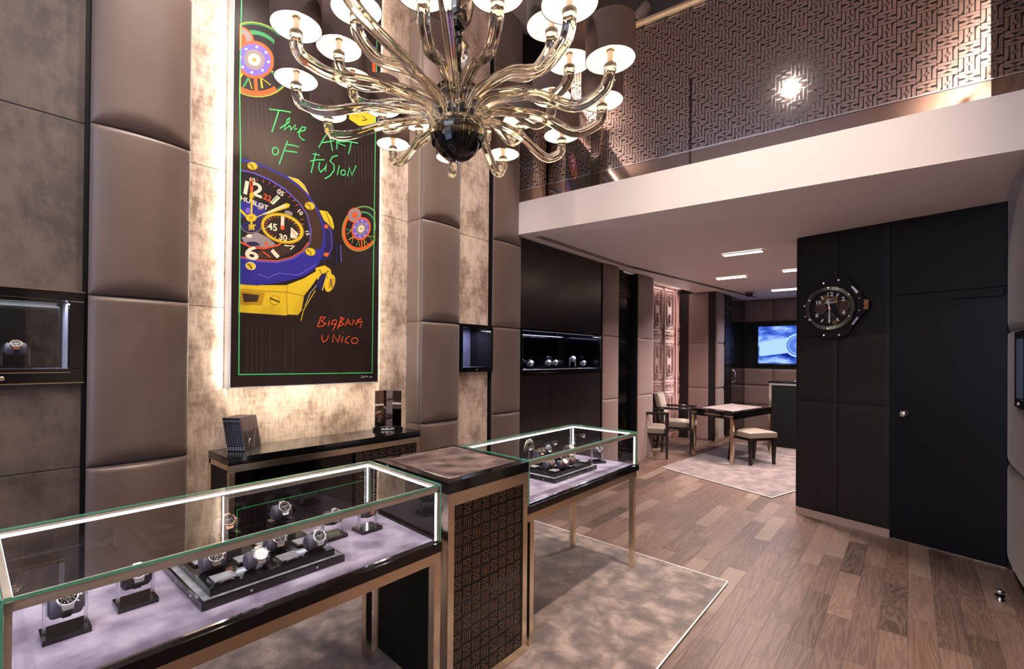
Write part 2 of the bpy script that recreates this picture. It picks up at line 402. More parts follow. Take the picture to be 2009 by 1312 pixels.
# oak planks laid along X
def planks():
    m, nt, p, L = nodes('oak_floor')
    g = nt.nodes.new('ShaderNodeNewGeometry')
    br = nt.nodes.new('ShaderNodeTexBrick'); br.offset = .37; br.offset_frequency = 2; br.squash = 1
    br.inputs['Scale'].default_value = 1; br.inputs['Brick Width'].default_value = .74; br.inputs['Row Height'].default_value = .121
    br.inputs['Mortar Size'].default_value = .0011; br.inputs['Mortar Smooth'].default_value = .3; br.inputs['Bias'].default_value = 0
    br.inputs['Color1'].default_value = (0, 0, 0, 1); br.inputs['Color2'].default_value = (1, 1, 1, 1); br.inputs['Mortar'].default_value = (.5, .5, .5, 1)
    L.new(g.outputs['Position'], br.inputs['Vector'])
    # grain: noise stretched along the plank, shifted per plank
    sep = nt.nodes.new('ShaderNodeSeparateXYZ'); L.new(g.outputs['Position'], sep.inputs[0])
    cmb = nt.nodes.new('ShaderNodeCombineXYZ')
    q = nt.nodes.new('ShaderNodeMath'); q.operation = 'MULTIPLY'; q.inputs[1].default_value = .75; L.new(sep.outputs[0], q.inputs[0])
    q2 = nt.nodes.new('ShaderNodeMath'); q2.operation = 'MULTIPLY'; q2.inputs[1].default_value = 9; L.new(sep.outputs[1], q2.inputs[0])
    q3 = nt.nodes.new('ShaderNodeMath'); q3.operation = 'MULTIPLY'; q3.inputs[1].default_value = 17; L.new(br.outputs['Color'], q3.inputs[0])
    L.new(q.outputs[0], cmb.inputs[0]); L.new(q2.outputs[0], cmb.inputs[1]); L.new(q3.outputs[0], cmb.inputs[2])
    n = nt.nodes.new('ShaderNodeTexNoise'); n.inputs['Scale'].default_value = 1.1; n.inputs['Detail'].default_value = 3; n.inputs['Distortion'].default_value = 1.2
    L.new(cmb.outputs[0], n.inputs['Vector'])
    sn = nt.nodes.new('ShaderNodeMath'); sn.operation = 'MULTIPLY'; sn.inputs[1].default_value = 70; L.new(n.outputs[0], sn.inputs[0])
    si = nt.nodes.new('ShaderNodeMath'); si.operation = 'SINE'; L.new(sn.outputs[0], si.inputs[0])
    mr = nt.nodes.new('ShaderNodeMapRange'); mr.inputs[1].default_value = -1; mr.inputs[2].default_value = 1; mr.inputs[3].default_value = 0; mr.inputs[4].default_value = 1
    L.new(si.outputs[0], mr.inputs[0])
    r = nt.nodes.new('ShaderNodeValToRGB'); e = r.color_ramp.elements
    e[0].position = 0; e[0].color = srgb(58, 44, 38); e[1].position = 1; e[1].color = srgb(114, 97, 85)
    for ps, c in ((.3, (80, 61, 54)), (.5, (94, 74, 66)), (.72, (84, 61, 51)), (.86, (104, 84, 75))):
        x = e.new(ps); x.color = srgb(*c)
    L.new(br.outputs['Color'], r.inputs[0])
    mx = nt.nodes.new('ShaderNodeMix'); mx.data_type = 'RGBA'; mx.blend_type = 'MIX'
    k = nt.nodes.new('ShaderNodeMath'); k.operation = 'MULTIPLY'; k.inputs[1].default_value = .13; L.new(mr.outputs[0], k.inputs[0])
    L.new(k.outputs[0], mx.inputs[0]); L.new(r.outputs[0], mx.inputs[6]); mx.inputs[7].default_value = srgb(168, 144, 126)
    mo = nt.nodes.new('ShaderNodeMix'); mo.data_type = 'RGBA'; L.new(br.outputs['Fac'], mo.inputs[0]); L.new(mx.outputs[2], mo.inputs[6]); mo.inputs[7].default_value = srgb(52, 38, 34)
    L.new(mo.outputs[2], p.inputs['Base Color'])
    p.inputs['Roughness'].default_value = .40; p.inputs['Specular IOR Level'].default_value = .35
    ad = nt.nodes.new('ShaderNodeMath'); ad.operation = 'SUBTRACT'
    kk = nt.nodes.new('ShaderNodeMath'); kk.operation = 'MULTIPLY'; kk.inputs[1].default_value = .15; L.new(mr.outputs[0], kk.inputs[0])
    L.new(kk.outputs[0], ad.inputs[0]); L.new(br.outputs['Fac'], ad.inputs[1])
    b = nt.nodes.new('ShaderNodeBump'); b.inputs['Strength'].default_value = .4; b.inputs['Distance'].default_value = .002
    L.new(ad.outputs[0], b.inputs['Height']); L.new(b.outputs[0], p.inputs['Normal'])
planks()
# television picture: a blue blurred watch advert
def tv():
    m, nt, p, L = nodes('tv_picture'); nt.nodes.remove(p)
    g = nt.nodes.new('ShaderNodeNewGeometry')
    mp = nt.nodes.new('ShaderNodeMapping'); mp.inputs['Scale'].default_value = (1, 2.4, 6); L.new(g.outputs['Position'], mp.inputs[0])
    n = nt.nodes.new('ShaderNodeTexNoise'); n.inputs['Scale'].default_value = 1.3; n.inputs['Detail'].default_value = 3; L.new(mp.outputs[0], n.inputs['Vector'])
    r = nt.nodes.new('ShaderNodeValToRGB'); e = r.color_ramp.elements
    e[0].position = .35; e[0].color = srgb(20, 26, 120); e[1].position = .68; e[1].color = srgb(150, 180, 235)
    x = e.new(.5); x.color = srgb(60, 96, 190)
    L.new(n.outputs[0], r.inputs[0])
    em = nt.nodes.new('ShaderNodeEmission'); em.inputs[1].default_value = 1.1; L.new(r.outputs[0], em.inputs[0])
    L.new(em.outputs[0], nt.nodes['Material Output'].inputs[0])
tv()
# ================================================================== the setting
YW = 2.95                                   # face of the long panelled wall
ZC, ZS = 2.72, 3.05                         # underside and top of the mezzanine slab
FA, FB = Vector((3.70, 2.95, 0)), Vector((4.075, -.52, 0))       # mezzanine edge in plan
WA, WB = Vector((5.421, .822, 0)), Vector((5.03, -.529, 0))      # dark wall in plan
def S(mb, name, mat, **k):
    o = mb.build(name, mat); o['kind'] = 'structure'; return o
S(MB().poly([(-3, -1.7, 0), (12, -1.7, 0), (12, 4.4, 0), (-3, 4.4, 0)]), 'floor', 'oak_floor')
# far and near rugs lie on it
rn = MB(); RN = [(-1.6, .895), (3.43, .899), (3.50, 2.545), (-1.6, 2.545)]
rn.prism([(x, y, .001) for x, y in RN], (0, 0, .009))
o = thing('area_rug', 'mottled brown rug with pale border under the glass showcases', 'rug', (1, 1.7, 0))
rn.build('pile', 'rug_near', o)
bd = MB()
for a, b in ((0, 1), (1, 2), (2, 3)):
    p, q = Vector((*RN[a], .0115)), Vector((*RN[b], .0115)); dv_ = (q-p).normalized(); nv_ = Vector((-dv_.y, dv_.x, 0))*.004; p.z = q.z = .0101; bd.prism([p-nv_, q-nv_, q+nv_, p+nv_], (0, 0, .0004))
bd.build('border', 'paper', o)
RF = [(6.40, 2.52), (5.82, 1.10), (6.95, .78), (9.2, .9), (9.25, 2.3)]
o = thing('area_rug', 'pinkish brown rug under the small table in the back room', 'rug', (7, 1.7, 0))
MB().prism([(x, y, .001) for x, y in RF], (0, 0, .008)).build('pile', 'rug_far', o)
bd = MB()
for a, b in ((0, 1), (1, 2)):
    p, q = Vector((*RF[a], .0091)), Vector((*RF[b], .0091)); dv_ = (q-p).normalized(); nv_ = Vector((-dv_.y, dv_.x, 0))*.005; bd.prism([p-nv_, q-nv_, q+nv_, p+nv_], (0, 0, .0004))
bd.build('border', 'paper', o)

# long wall: structural backing planes with the recesses that the panels leave
wl = MB()
wl.poly([(-3, 3.45, 0), (-3, 3.45, 5.05), (7.12, 3.45, 5.05), (7.12, 3.45, 0)])
wl.box(-3, 3.04, 0, .40, 3.06, 1.36); wl.box(-3, 3.04, 1.78, .40, 3.06, 5.05); wl.box(-3, 3.04, 1.36, -.30, 3.06, 1.78)
wl.box(.392, YW+.03, 0, .41, 3.4, 5.05)
S(wl, 'wall_left', 'matt_black')
def cloth_panel(x0, x1, z0, z1, y, mat, d=.05):
    o = MB().bbox(x0, y, z0, x1, y+d, z1, .003).build('cloth_panel', mat); return o
zs = [.0, .12, .95, 1.78, 2.61, 3.44, 4.27, 5.05]
wallroot = bpy.data.objects['wall_left']
def cp(*a):
    o = cloth_panel(*a); o.parent = wallroot; return o
# brown dimmed cloth at the far left, split by the showcase niche
for z0, z1 in ((0, .12), (.12, .95), (.95, 1.357), (1.787, 2.61), (2.61, 3.44), (3.44, 5.05)):
    cp(-3 if z0 < 3 else -3, .395, z0+.002, z1-.002, 2.99, 'wall_cloth_brown_dim')
# pale cloth of the poster bay: left strip, right strip, and the wall behind the poster
cp(.835, 1.088, 0, 1.78, 3.115, 'wall_cloth'); cp(.835, 1.088, 1.783, 2.61, 3.115, 'wall_cloth'); cp(.835, 1.088, 2.613, 5.05, 3.115, 'wall_cloth')
cp(2.2, 2.47, 0, 1.4, 3.115, 'wall_cloth'); cp(2.2, 2.47, 1.4, 2.61, 3.115, 'wall_cloth'); cp(2.2, 2.47, 2.613, 5.05, 3.115, 'wall_cloth')
cp(1.06, 2.23, 0, 1.45, 3.30, 'wall_cloth'); cloth_panel(2.2, 2.23, 0, 1.45, 3.166, 'wall_cloth', .134).parent = wallroot; cp(1.06, 2.23, 1.45, 5.05, 3.17, 'wall_cloth')
# pale cloth between the second and third padded columns
for z0, z1 in ((0, .95), (.95, 1.357), (1.79, 2.585), (2.588, 3.44), (3.443, 5.05)):
    cp(2.908, 3.318, z0, z1, 2.972, 'wall_cloth')
cz = MB(); cz.box(3.318, 2.985, 0, 3.345, 3.1, 5.05); cz.box(.395, 2.995, 0, .407, 3.1, 5.05)
gap = cz.build('shadow_gap', 'matt_black', ); gap.parent = wallroot

def column(x0, x1, seams, label, mat='leather', side=None, y=YW, t=.062, sideto=3.115, group=None):
    t0 = thing('padded_wall_column', label, 'wall panel', ((x0+x1)/2, y, seams[0]), group)
    for z0, z1 in zip(seams, seams[1:]):
        m = MB()
        if z1-z0 < .3: m.pillow((x0, y, z0+.001), (x1-x0, 0, 0), (0, 0, z1-z0-.002), (0, -1, 0), t*.5, ev=4)
        else: m.cushion((x0, y, z0+.0015), (x1-x0, 0, 0), z1-z0-.003, (0, -1, 0), t)
        if side:     # padded return towards the recess
            m.pillow((x0-.0, sideto, z0+.0015), (0, y-sideto, 0), (0, 0, z1-z0-.003), (-1, 0, 0), .008, nu=6, nv=14, eu=6, ev=14)
        m.build('cushion', mat, t0)
    m = MB(); m.box(x0+.002, y+.001, seams[0], x1-.002, sideto, seams[-1]); m.build('backing_board', 'leather_dark', t0)
    return t0
column(.408, .832, zs, 'wide brown leather padded wall column between the dark cloth wall and the poster')
column(2.47, 2.905, zs, 'brown leather padded wall column between the poster bay and the small wall niche', side=True)
column(3.345, 3.775, zs, 'brown leather padded wall column where the mezzanine meets the wall', t=.04)
# under the mezzanine
zl = [0, .95, 1.78, 2.715]
dw = thing('panelled_wall_cabinet', 'dark wood wall cabinet with a long lit display niche', 'cabinet', (4.6, YW, 0))
MB().bbox(3.78, 2.955, 1.80, 5.47, 3.3, 2.715, .002).build('upper_panel', 'dark_wood', dw)
for i in range(3):
    MB().bbox(3.78+i*.57, 2.955, .02, 3.78+(i+1)*.57-.004 if i < 2 else 5.47, 3.3, 1.33, .002).build('door', 'dark_wood', dw)
fr = MB()
for a in ((3.78, 1.33, 5.47, 1.362), (3.78, 1.772, 5.47, 1.80), (3.78, 1.362, 3.81, 1.772), (5.44, 1.362, 5.47, 1.772)):
    fr.bbox(a[0], 2.935, a[1], a[2], 2.955 if a[1] > 1.7 else 3.05, a[3], .003)
fr.build('niche_frame', 'black_lacquer', dw)
for z in (1.328, 1.803): MB().box(3.78, 2.932, z-.003, 5.47, 2.936, z+.003).build('trim_strip', 'chrome', dw)
nb = MB(); nb.box(3.81, 3.27, 1.362, 5.44, 3.29, 1.772, 0); nb.box(3.81, 2.97, 1.355, 5.44, 3.27, 1.365, 1); nb.box(5.43, 2.97, 1.365, 5.45, 3.27, 1.77, 0); nb.box(3.80, 2.97, 1.365, 3.815, 3.27, 1.77, 0)
nb.box(3.81, 2.99, 1.774, 5.44, 3.27, 1.78, 0)
nb.build('niche_lining', ['niche_mirror', 'velvet'], dw)
area('niche_fill', (4.6, 3.08, 1.765), (0, 0, 0), 1.5, .05, 5, (.88, .92, 1))  # fill lamp added to brighten the long niche besides its LED strip
MB().box(3.83, 2.96, 1.777, 5.42, 2.985, 1.785).build('led_strip', 'led', dw)
MB().box(3.81, 2.945, 1.362, 5.44, 2.949, 1.772).build('glass', 'pane_glass', dw)
S(MB().box(5.47, 2.99, 0, 5.50, 3.4, 2.72), 'trim_1', 'matt_black')
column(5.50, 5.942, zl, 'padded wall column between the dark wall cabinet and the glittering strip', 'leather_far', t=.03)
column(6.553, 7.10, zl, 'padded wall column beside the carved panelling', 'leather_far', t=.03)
# glittering relief strip between them
gs = thing('relief_panel', 'black glossy wall strip covered with small raised weave blocks', 'wall panel', (6.2, YW, 0))
MB().box(5.944, 3.05, 0, 6.551, 3.10, 2.718).build('backing_board', 'matt_black', gs)
rl = MB(); MB.box(rl, 5.944, 3.0, 0, 5.95, 3.05, 2.718)
random.seed(3)
for j in range(78):
    for i in range(12):
        x = 5.96+i*.046; z = .02+j*.0345
        if (i+j) % 2: rl.bbox(x, 3.028-random.random()*.006, z, x+.038, 3.052, z+.012, .002); rl.bbox(x, 3.03, z+.017, x+.038, 3.052, z+.028, .002)
        else: rl.bbox(x, 3.03, z, x+.012, 3.052, z+.03, .002); rl.bbox(x+.02, 3.026, z, x+.034, 3.052, z+.03, .002)
rl.build('weave_relief', 'relief_black', gs)
S(MB().box(6.535, 2.955, 0, 6.553, 3.1, 2.72), 'trim_2', 'matt_black')
sk = MB()
for a, b in ((5.50, 5.94), (6.553, 7.10)): sk.box(a, 2.93, 0, b, 2.95, .055)
S(sk, 'baseboard_left', 'skirting')
# return of the last column into the carved bay
S(MB().box(7.095, 2.955, 0, 7.115, 3.7, 2.80), 'trim_3', 'leather_dark')

# carved panelling (slightly turned wall)
CA, CB = Vector((7.6, 3.44, 0)), Vector((10.0, 3.18, 0))
cd = (CB-CA).normalized(); cn = Vector((cd.y, -cd.x, 0))
if cn.y > 0: cn = -cn
cw = thing('carved_wall_panelling', 'brown carved panelling with rows of arched ornament', 'wall panel', tuple((CA+CB)/2))
m = MB(); m.poly([CA-cd*.5, CA-cd*.5+Vector((0, 0, 2.8)), CB+Vector((0, 0, 2.8)), CB])
m.build('backing_board', 'carved', cw)
def CP(s_, z, d=0): return CA+cd*s_+Vector((0, 0, z))+cn*d
m = MB(); W = .43
def loopz(cx, cz, hw, hh, r, d, rad, wob=0):
    pts = []
    for i in range(48):
        th = 2*PI*i/48; c, s_ = math.cos(th), math.sin(th)
        x = hw*(abs(c)**.75)*(1 if c > 0 else -1); z = hh*(abs(s_)**.55)*(1 if s_ > 0 else -1)
        k = 1+wob*math.cos(12*th)
        pts.append(CP(cx+x*k, cz+z*k, d))
    m.tube(pts, rad, 6, closed=True)
rows = [(.02, .10, 's'), (.14, .86, 'b'), (.90, 1.06, 's'), (1.10, 1.78, 'b'), (1.84, 1.98, 's'), (2.02, 2.74, 'b')]
ncol = 6
for c in range(ncol):
    x0 = -.35+c*W; cx = x0+W/2
    m.prism([CP(x0-.012, 0, 0), CP(x0+.012, 0, 0), CP(x0+.012, 2.79, 0), CP(x0-.012, 2.79, 0)], cn*.03)
    for z0, z1, k in rows:
        cz, hh = (z0+z1)/2, (z1-z0)/2
        fr_ = [(-1, -1), (1, -1), (1, 1), (-1, 1)]
        m.tube([CP(cx+a*(W/2-.045), cz+b*(hh-.01), .004) for a, b in fr_], .011, 4, closed=True)
        if k == 'b':
            loopz(cx, cz, W/2-.085, hh-.05, .1, .008, .013)
            loopz(cx, cz, W/2-.12, hh-.09, .1, .006, .008, .03)
            for s_ in (-1, 1):
                for q, (dz, rx, rz) in enumerate(((.46, .05, .05), (.60, .036, .06), (.34, .03, .06), (.76, .05, .03))):
                    m.lathe([(.001, -.004), (1, .0), (.7, .35), (.001, .5)], CP(cx, cz+s_*dz*hh*.95, 0), cn, 10, cap=False)
                    nV = 40; base = len(m.v)-nV
                    ctr = CP(cx, cz+s_*dz*hh*.95, 0)
                    for vi in range(base, len(m.v)):
                        d_ = Vector(m.v[vi])-ctr; a_ = d_.dot(cd); n_ = d_.dot(cn)
                        m.v[vi] = tuple(ctr+cd*a_*rx+Vector((0, 0, d_.z*rz))+cn*(n_*.05))
                for sx in (-1, 1):
                    m.tube([CP(cx+sx*(W/2-.055)*f, cz+s_*(hh-.015-g), .006) for f, g in ((1, .16), (.95, .06), (.8, .02), (.45, .0))], .008, 5)
        else:
            for a in (-.09, 0, .09): loopz(cx+a, cz, .035, hh-.045, .1, .006, .009)
m.build('carved_relief', 'carved', cw)
# bay light: vertical strip hidden in the pillar corner, cove above
S(MB().poly([(7.0, 2.9, 2.80), (10.2, 2.9, 2.80), (10.2, 3.6, 2.80), (7.0, 3.6, 2.80)]), 'ceiling_2', 'ceiling_paint')
area('bay_light', (8.98, 3.13, 1.6), (math.radians(90), 0, math.radians(35)), .06, 2.1, 7, (1, .80, .74))
area('bay_cove', (8.1, 3.32, 2.78), (0, 0, math.radians(-6)), 1.7, .04, 3, (1, .82, .76))
# pillar with padded faces
pl = thing('padded_pillar', 'padded leather pillar standing past the carved panelling', 'pillar', (9.3, 2.8, 0))
MB().box(9.12, 2.62, 0, 9.60, 3.5, 2.72).build('core', 'leather_dark', pl)
for y0, y1, nm in ((2.62, 2.74, 0), (2.74, 3.10, 1)):
    for z0, z1 in zip(zl, zl[1:]):
        q = MB(); q.pillow((9.12+.02*(1-nm), y1-.003, z0+.002), (0, y0-y1+.006, 0), (0, 0, z1-z0-.004), (-1, 0, 0), .015, eu=8, ev=14)
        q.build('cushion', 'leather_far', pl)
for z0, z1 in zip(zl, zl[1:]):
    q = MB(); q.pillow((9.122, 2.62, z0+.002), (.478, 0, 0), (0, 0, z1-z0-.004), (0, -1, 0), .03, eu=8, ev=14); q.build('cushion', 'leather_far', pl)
MB().box(9.10, 2.585, 0, 9.60, 2.615, .05).build('skirting', 'skirting', pl)
# dark relief strip and black cabinet door to the corner
XK = 11.0
gs = thing('relief_panel', 'narrow black relief strip beside the black cabinet door of the back room', 'wall panel', (9.8, 2.6, 0))
MB().box(9.60, 2.60, 0, 10.0, 2.66, 2.715).build('backing_board', 'matt_black', gs)
rl = MB()
for j in range(67):
    for i in range(7): rl.bbox(9.62+i*.052, 2.585, .03+j*.04, 9.62+i*.052+(.05 if (i+j) % 2 else .022), 2.61, .03+j*.04+(.018 if (i+j) % 2 else .038), .006)
rl.build('weave_relief', 'relief_black', gs)
bc = thing('tall_cabinet', 'tall glossy black cabinet with a curved silver handle in the back room corner', 'cabinet', (10.5, 2.6, 0))
MB().bbox(10.0, 2.60, 0, XK-.03, 2.95, 2.70, .002).build('body', 'black_lacquer', bc)
dr = MB().bbox(10.01, 2.585, .02, XK-.02, 2.60, 2.70, .002).build('door', 'black_lacquer', bc)
hd = MB().tube([(10.12, 2.585, 1.03), (10.12, 2.55, 1.06), (10.12, 2.535, 1.15), (10.12, 2.55, 1.24), (10.12, 2.585, 1.27)], .012, 8)
hd.build('handle', 'chrome', dr)
# back wall with padded squares
S(MB().box(XK, -1.7, 0, XK+.1, 2.66, 2.75), 'wall_back', 'leather_dark')
bp = thing('padded_wall_panelling', 'padded leather squares around the television on the back wall', 'wall panel', (XK, 1.6, 0))
ys = [2.60, 2.06, 1.52, .98, .44]
for y1, y0 in zip(ys, ys[1:]):
    for z0, z1 in ((0, .55), (.55, .95), (.95, 1.30), (2.26, 2.715)):
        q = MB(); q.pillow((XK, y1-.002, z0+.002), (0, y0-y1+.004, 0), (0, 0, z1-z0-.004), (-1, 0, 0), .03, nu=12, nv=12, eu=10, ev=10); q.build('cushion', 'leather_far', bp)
MB().box(XK-.012, .44, 1.30, XK-.001, 2.60, 2.26).build('television_surround', 'matt_black', bp)
tvt = thing('television', 'wall television showing a blue close-up of a watch', 'television', (XK, 1.6, 1.3))
MB().bbox(XK-.05, 1.10, 1.37, XK-.013, 2.36, 2.20, .004).build('frame', 'black_lacquer', tvt)
sc_ = MB(); X_ = XK-.0515; sc_.poly([(X_, 1.14, 1.41), (X_, 2.32, 1.41), (X_, 2.32, 2.16), (X_, 1.14, 2.16)], 0)
# the watch in the picture: case, dial rings, strap
def tvc(cy, cz, r0, r1, mi, off):
    vs = []; n = 28
    for r in (r0, r1):
        for i in range(n): vs.append((X_-off, cy+r*math.cos(2*PI*i/n), cz+r*math.sin(2*PI*i/n)))
    sc_.add(vs, [(i, (i+1) % n, n+(i+1) % n, n+i) for i in range(n)], mi)
tvc(1.62, 1.77, .0, .20, 1, .001); tvc(1.62, 1.77, .16, .17, 2, .002); tvc(1.62, 1.77, .20, .235, 2, .001); tvc(1.62, 1.77, .05, .06, 2, .002)
sc_.poly([(X_-.0008, 1.80, 1.62), (X_-.0008, 2.30, 1.55), (X_-.0008, 2.30, 1.84), (X_-.0008, 1.80, 1.93)], 2)
emis('tv_mid', (78, 110, 200), 1.0); emis('tv_light', (150, 184, 240), 1.1)
sc_.build('screen', ['tv_picture', 'tv_mid', 'tv_light'], tvt)
# right side of the back room (behind the dark wall, barely seen)
S(MB().box(6.4, -1.8, 0, XK, -1.7, 2.72), 'wall_far_right', 'leather_dark')

# mezzanine slab, ceiling below it, mirror parapet
sl = MB()
slab = [FA, FB, Vector((6.6, -.52, 0)), Vector((6.6, 2.95, 0))]
top = Vector((0, 0, ZS))
fbt, fat = FB+Vector((0, 0, 3.07)), FA+Vector((0, 0, 3.04))
fbb, fab = FB+Vector((0, 0, ZC)), FA+Vector((0, 0, ZC))
sl.poly([fab, fbb, fbt, fat]); sl.poly([fat, fbt, (11, -.6, 3.05), (11, 3.5, 3.05)])
sl.box(FA.x-.002, YW-.02, ZC, FA.x+.1, YW+.005, 3.04)
S(sl, 'trim_4', 'white_paint')
cl = MB()
# the ceiling dips a little towards the dark wall
A0, B0 = (FA.x, 3.0, ZC), (FB.x, -.6, ZC)
cl.poly([A0, B0, (WB.x-.02, WB.y-.1, 2.655), (WA.x, WA.y, 2.68)])
W3 = (WA.x, WA.y, 2.68)
cl.poly([A0, W3, (5.6, 3.0, 2.72)]); cl.poly([W3, (5.75, .9, 2.72), (5.6, 3.0, 2.72)]); cl.poly([W3, (WA.x+.05, -1.8, 2.68), (5.75, -1.8, 2.72), (5.75, .9, 2.72)])
cl.poly([(5.75, .9, 2.72), (5.75, -1.8, 2.72), (11.1, -1.8, 2.72), (11.1, 3.0, 2.72), (5.6, 3.0, 2.72)])
S(cl, 'ceiling', 'ceiling_paint')
dv = thing('slot_diffuser', 'long narrow black air slot in the lower ceiling beside the left wall', 'air vent', (4, 2.78, ZC))
q = MB()
for dy in (0, .035): q.box(3.87, 2.765+dy*1.2, 2.712, 5.9, 2.778+dy*1.2, 2.7195)
for dy in (0, .035): q.obox((5.9, 2.765+dy*1.2, 2.712), (4.5, -.52, 0), (0, .013, 0), (0, 0, .0075))
q.build('slots', 'matt_black', dv)
MB().box(3.85, 2.755, 2.717, 5.9, 2.83, 2.7185).build('frame', 'ceiling_paint', dv)
def ceil_light(x, y, lab):
    t = thing('recessed_ceiling_light', lab, 'ceiling light', (x, y, ZC), 'recessed lights under the mezzanine')
    dz = 0
    q = MB()
    for a in ((-.065, -.22, .065, -.20), (-.065, .20, .065, .22), (-.065, -.20, -.05, .20), (.05, -.20, .065, .20)): q.box(x+a[0], y+a[1], 2.704+dz, x+a[2], y+a[3], 2.716+dz)
    q.build('frame', 'white_paint', t)
    MB().box(x-.05, y-.20, 2.705+dz, x+.05, y+.20, 2.711+dz).build('diffuser', 'ceiling_lamp', t)
ceil_light(5.96, 1.43, 'bright recessed ceiling light nearest the white mezzanine edge')
ceil_light(7.68, 1.99, 'recessed ceiling light in the middle of the back room ceiling')
ceil_light(7.55, 1.10, 'recessed ceiling light partly cut off by the dark clock wall')
ceil_light(9.6, 1.62, 'farthest recessed ceiling light near the back wall')
dm = thing('dome_camera', 'small dark security dome on the ceiling near the back wall', 'security camera', (9.6, 2.18, ZC))
MB().lathe([(.075, 0), (.075, -.03), (.06, -.032)], (9.6, 2.18, 2.715), n=20).build('base', 'leather_far', dm)
MB().lathe([(.055, -.03), (.05, -.06), (.03, -.08), (.001, -.088)], (9.6, 2.18, 2.715), n=20).build('dome', 'smoke_black', dm)

# dark wall with its door
wd = (WB-WA).normalized(); wn = Vector((wd.y, -wd.x, 0))
if wn.x > 0: wn = -wn
LWALL = (WB-WA).length
def WP(s_, z, d=0): return WA+wd*s_+Vector((0, 0, z))+wn*d
k1 = .73                                   # clock part, then the door
q = MB(); q.prism([WP(0, 0, -.02), WP(LWALL+.2, 0, -.02), WP(LWALL+.2, 2.7, -.02), WP(0, 2.7, -.02)], -wn*.12)
q.prism([WA+Vector((0, 0, 0))-wn*.02, WA+Vector((.55, .05, 0)), WA+Vector((.55, .05, 2.72)), WA-wn*.02+Vector((0, 0, 2.72))], (0, -.06, 0))
S(q, 'wall_right', 'leather_dark')
ws = [0, .345, .73]
dp = thing('wall_panelling', 'dark brown panelled wall that carries the big watch clock', 'wall panel', tuple(WP(.36, 0)))
for a, b in zip(ws, ws[1:]):
    for z0, z1 in ((.075, 1.10), (1.10, 1.72), (1.72, 2.67)):
        q = MB(); q.pillow(WP(a+.001, z0+.001, -.02), wd*(b-a-.002), (0, 0, z1-z0-.002), wn, .004, nu=10, nv=10, eu=160, ev=160, base=.014); q.build('panel', 'leather_dark', dp)
S(MB().prism([WP(0, 0, -.02), WP(.73, 0, -.02), WP(.73, .07, -.02), WP(0, .07, -.02)], wn*.012), 'baseboard_right', 'skirting')
dr = thing('door', 'plain black door with a round silver knob below the dark transom', 'door', tuple(WP(1.07, 0)))
dr['kind'] = 'structure'
q = MB(); q.prism([WP(.742, .012, -.02), WP(LWALL, .012, -.02), WP(LWALL, 2.035, -.02), WP(.742, 2.035, -.02)], wn*.02); leaf = q.build('leaf', 'door_black', dr)
kb = MB(); kb.lathe([(.022, 0), (.026, .004), (.026, .012), (.012, .016), (.012, .032), (.024, .038), (.029, .050), (.024, .062), (.012, .067), (.001, .068)], WP(.835, 1.06, 0), wn, 24)
kb.build('knob', 'chrome', leaf)
q = MB(); q.prism([WP(.742, 2.045, -.02), WP(LWALL, 2.045, -.02), WP(LWALL, 2.66, -.02), WP(.742, 2.66, -.02)], wn*.02); q.build('transom', 'matt_black', dr)
q = MB(); q.prism([WP(1.10, 1.975, 0), WP(LWALL-.01, 1.975, 0), WP(LWALL-.01, 2.025, 0), WP(1.10, 2.025, 0)], wn*.035); q.build('door_closer', 'matt_black', dr)
q = MB(); q.prism([WP(.74, .0, -.019), WP(LWALL, .0, -.019), WP(LWALL, .008, -.019), WP(.74, .008, -.019)], wn*.004); q.build('threshold', 'steel', dr)
# right wall: padded column, niche, cloth panel toward the shop front
RWY = -.50
S(MB().box(-3, -1.75, 0, 3.55, -1.65, 5.05).box(3.55, -1.7, 0, 3.6, RWY-.06, 5.05).box(3.55, RWY-.15, 0, 5.3, RWY-.06, 5.05), 'wall_right_front', 'wall_cloth')
q = MB()
for x_ in (-2.4, -1.2, 0, 1.2, 2.4): q.bbox(x_, -1.66, 0, x_+.5, -1.58, 5.05, .02)
S(q, 'trim_6', 'leather')
rc = thing('padded_wall_column', 'padded leather column beside the black door and the floor stop', 'wall panel', (4.5, RWY, 0))
for z0, z1 in ((.12, .78), (.78, 1.70), (1.70, 2.66)):
    q = MB(); q.cushion((4.97, RWY-.055, z0), (4.10-4.97, 0, 0), z1-z0, (0, 1, 0), .055); q.build('cushion', 'leather', rc)
MB().box(4.10, RWY-.10, 0, 4.97, RWY-.056, 2.71).build('backing_board', 'leather_dark', rc)
S(MB().box(3.60, RWY-.06, .0, 4.09, RWY-.008, 4.9), 'trim_5', 'wall_cloth')
nc = thing('wall_display_niche', 'black framed display box on the wall beside the door column', 'display case', (4.0, RWY, 1.2))
q = MB()
for a in ((3.62, 1.22, 4.34, 1.27), (3.62, 1.64, 4.34, 1.68), (4.29, 1.27, 4.34, 1.64), (3.62, 1.27, 3.66, 1.64)): q.bbox(a[0], RWY-.02, a[1], a[2], RWY+.012, a[3], .003)
q.build('frame', 'black_lacquer', nc); MB().box(3.66, RWY-.015, 1.27, 4.29, RWY-.005, 1.64).build('back_panel', 'smoke_black', nc)
MB().lathe([(.012, 0), (.012, .004), (.006, .006)], (4.2, RWY+.012, 1.245), (0, 1, 0), 14).build('lock', 'chrome', nc)
ds = thing('door_stop', 'small cylindrical metal door stop on the floor near the door', 'door stop', (4.34, -.43, 0))
MB().lathe([(.022, 0), (.022, .012), (.018, .016), (.018, .05), (.022, .054), (.022, .064), (.018, .068)], (4.34, -.43, 0), n=20).build('post', 'chrome', ds)
MB().lathe([(.0225, 0), (.0235, .006), (.0225, .012)], (4.34, -.43, .028), n=20, cap=False).build('rubber_ring', 'matt_black', ds)

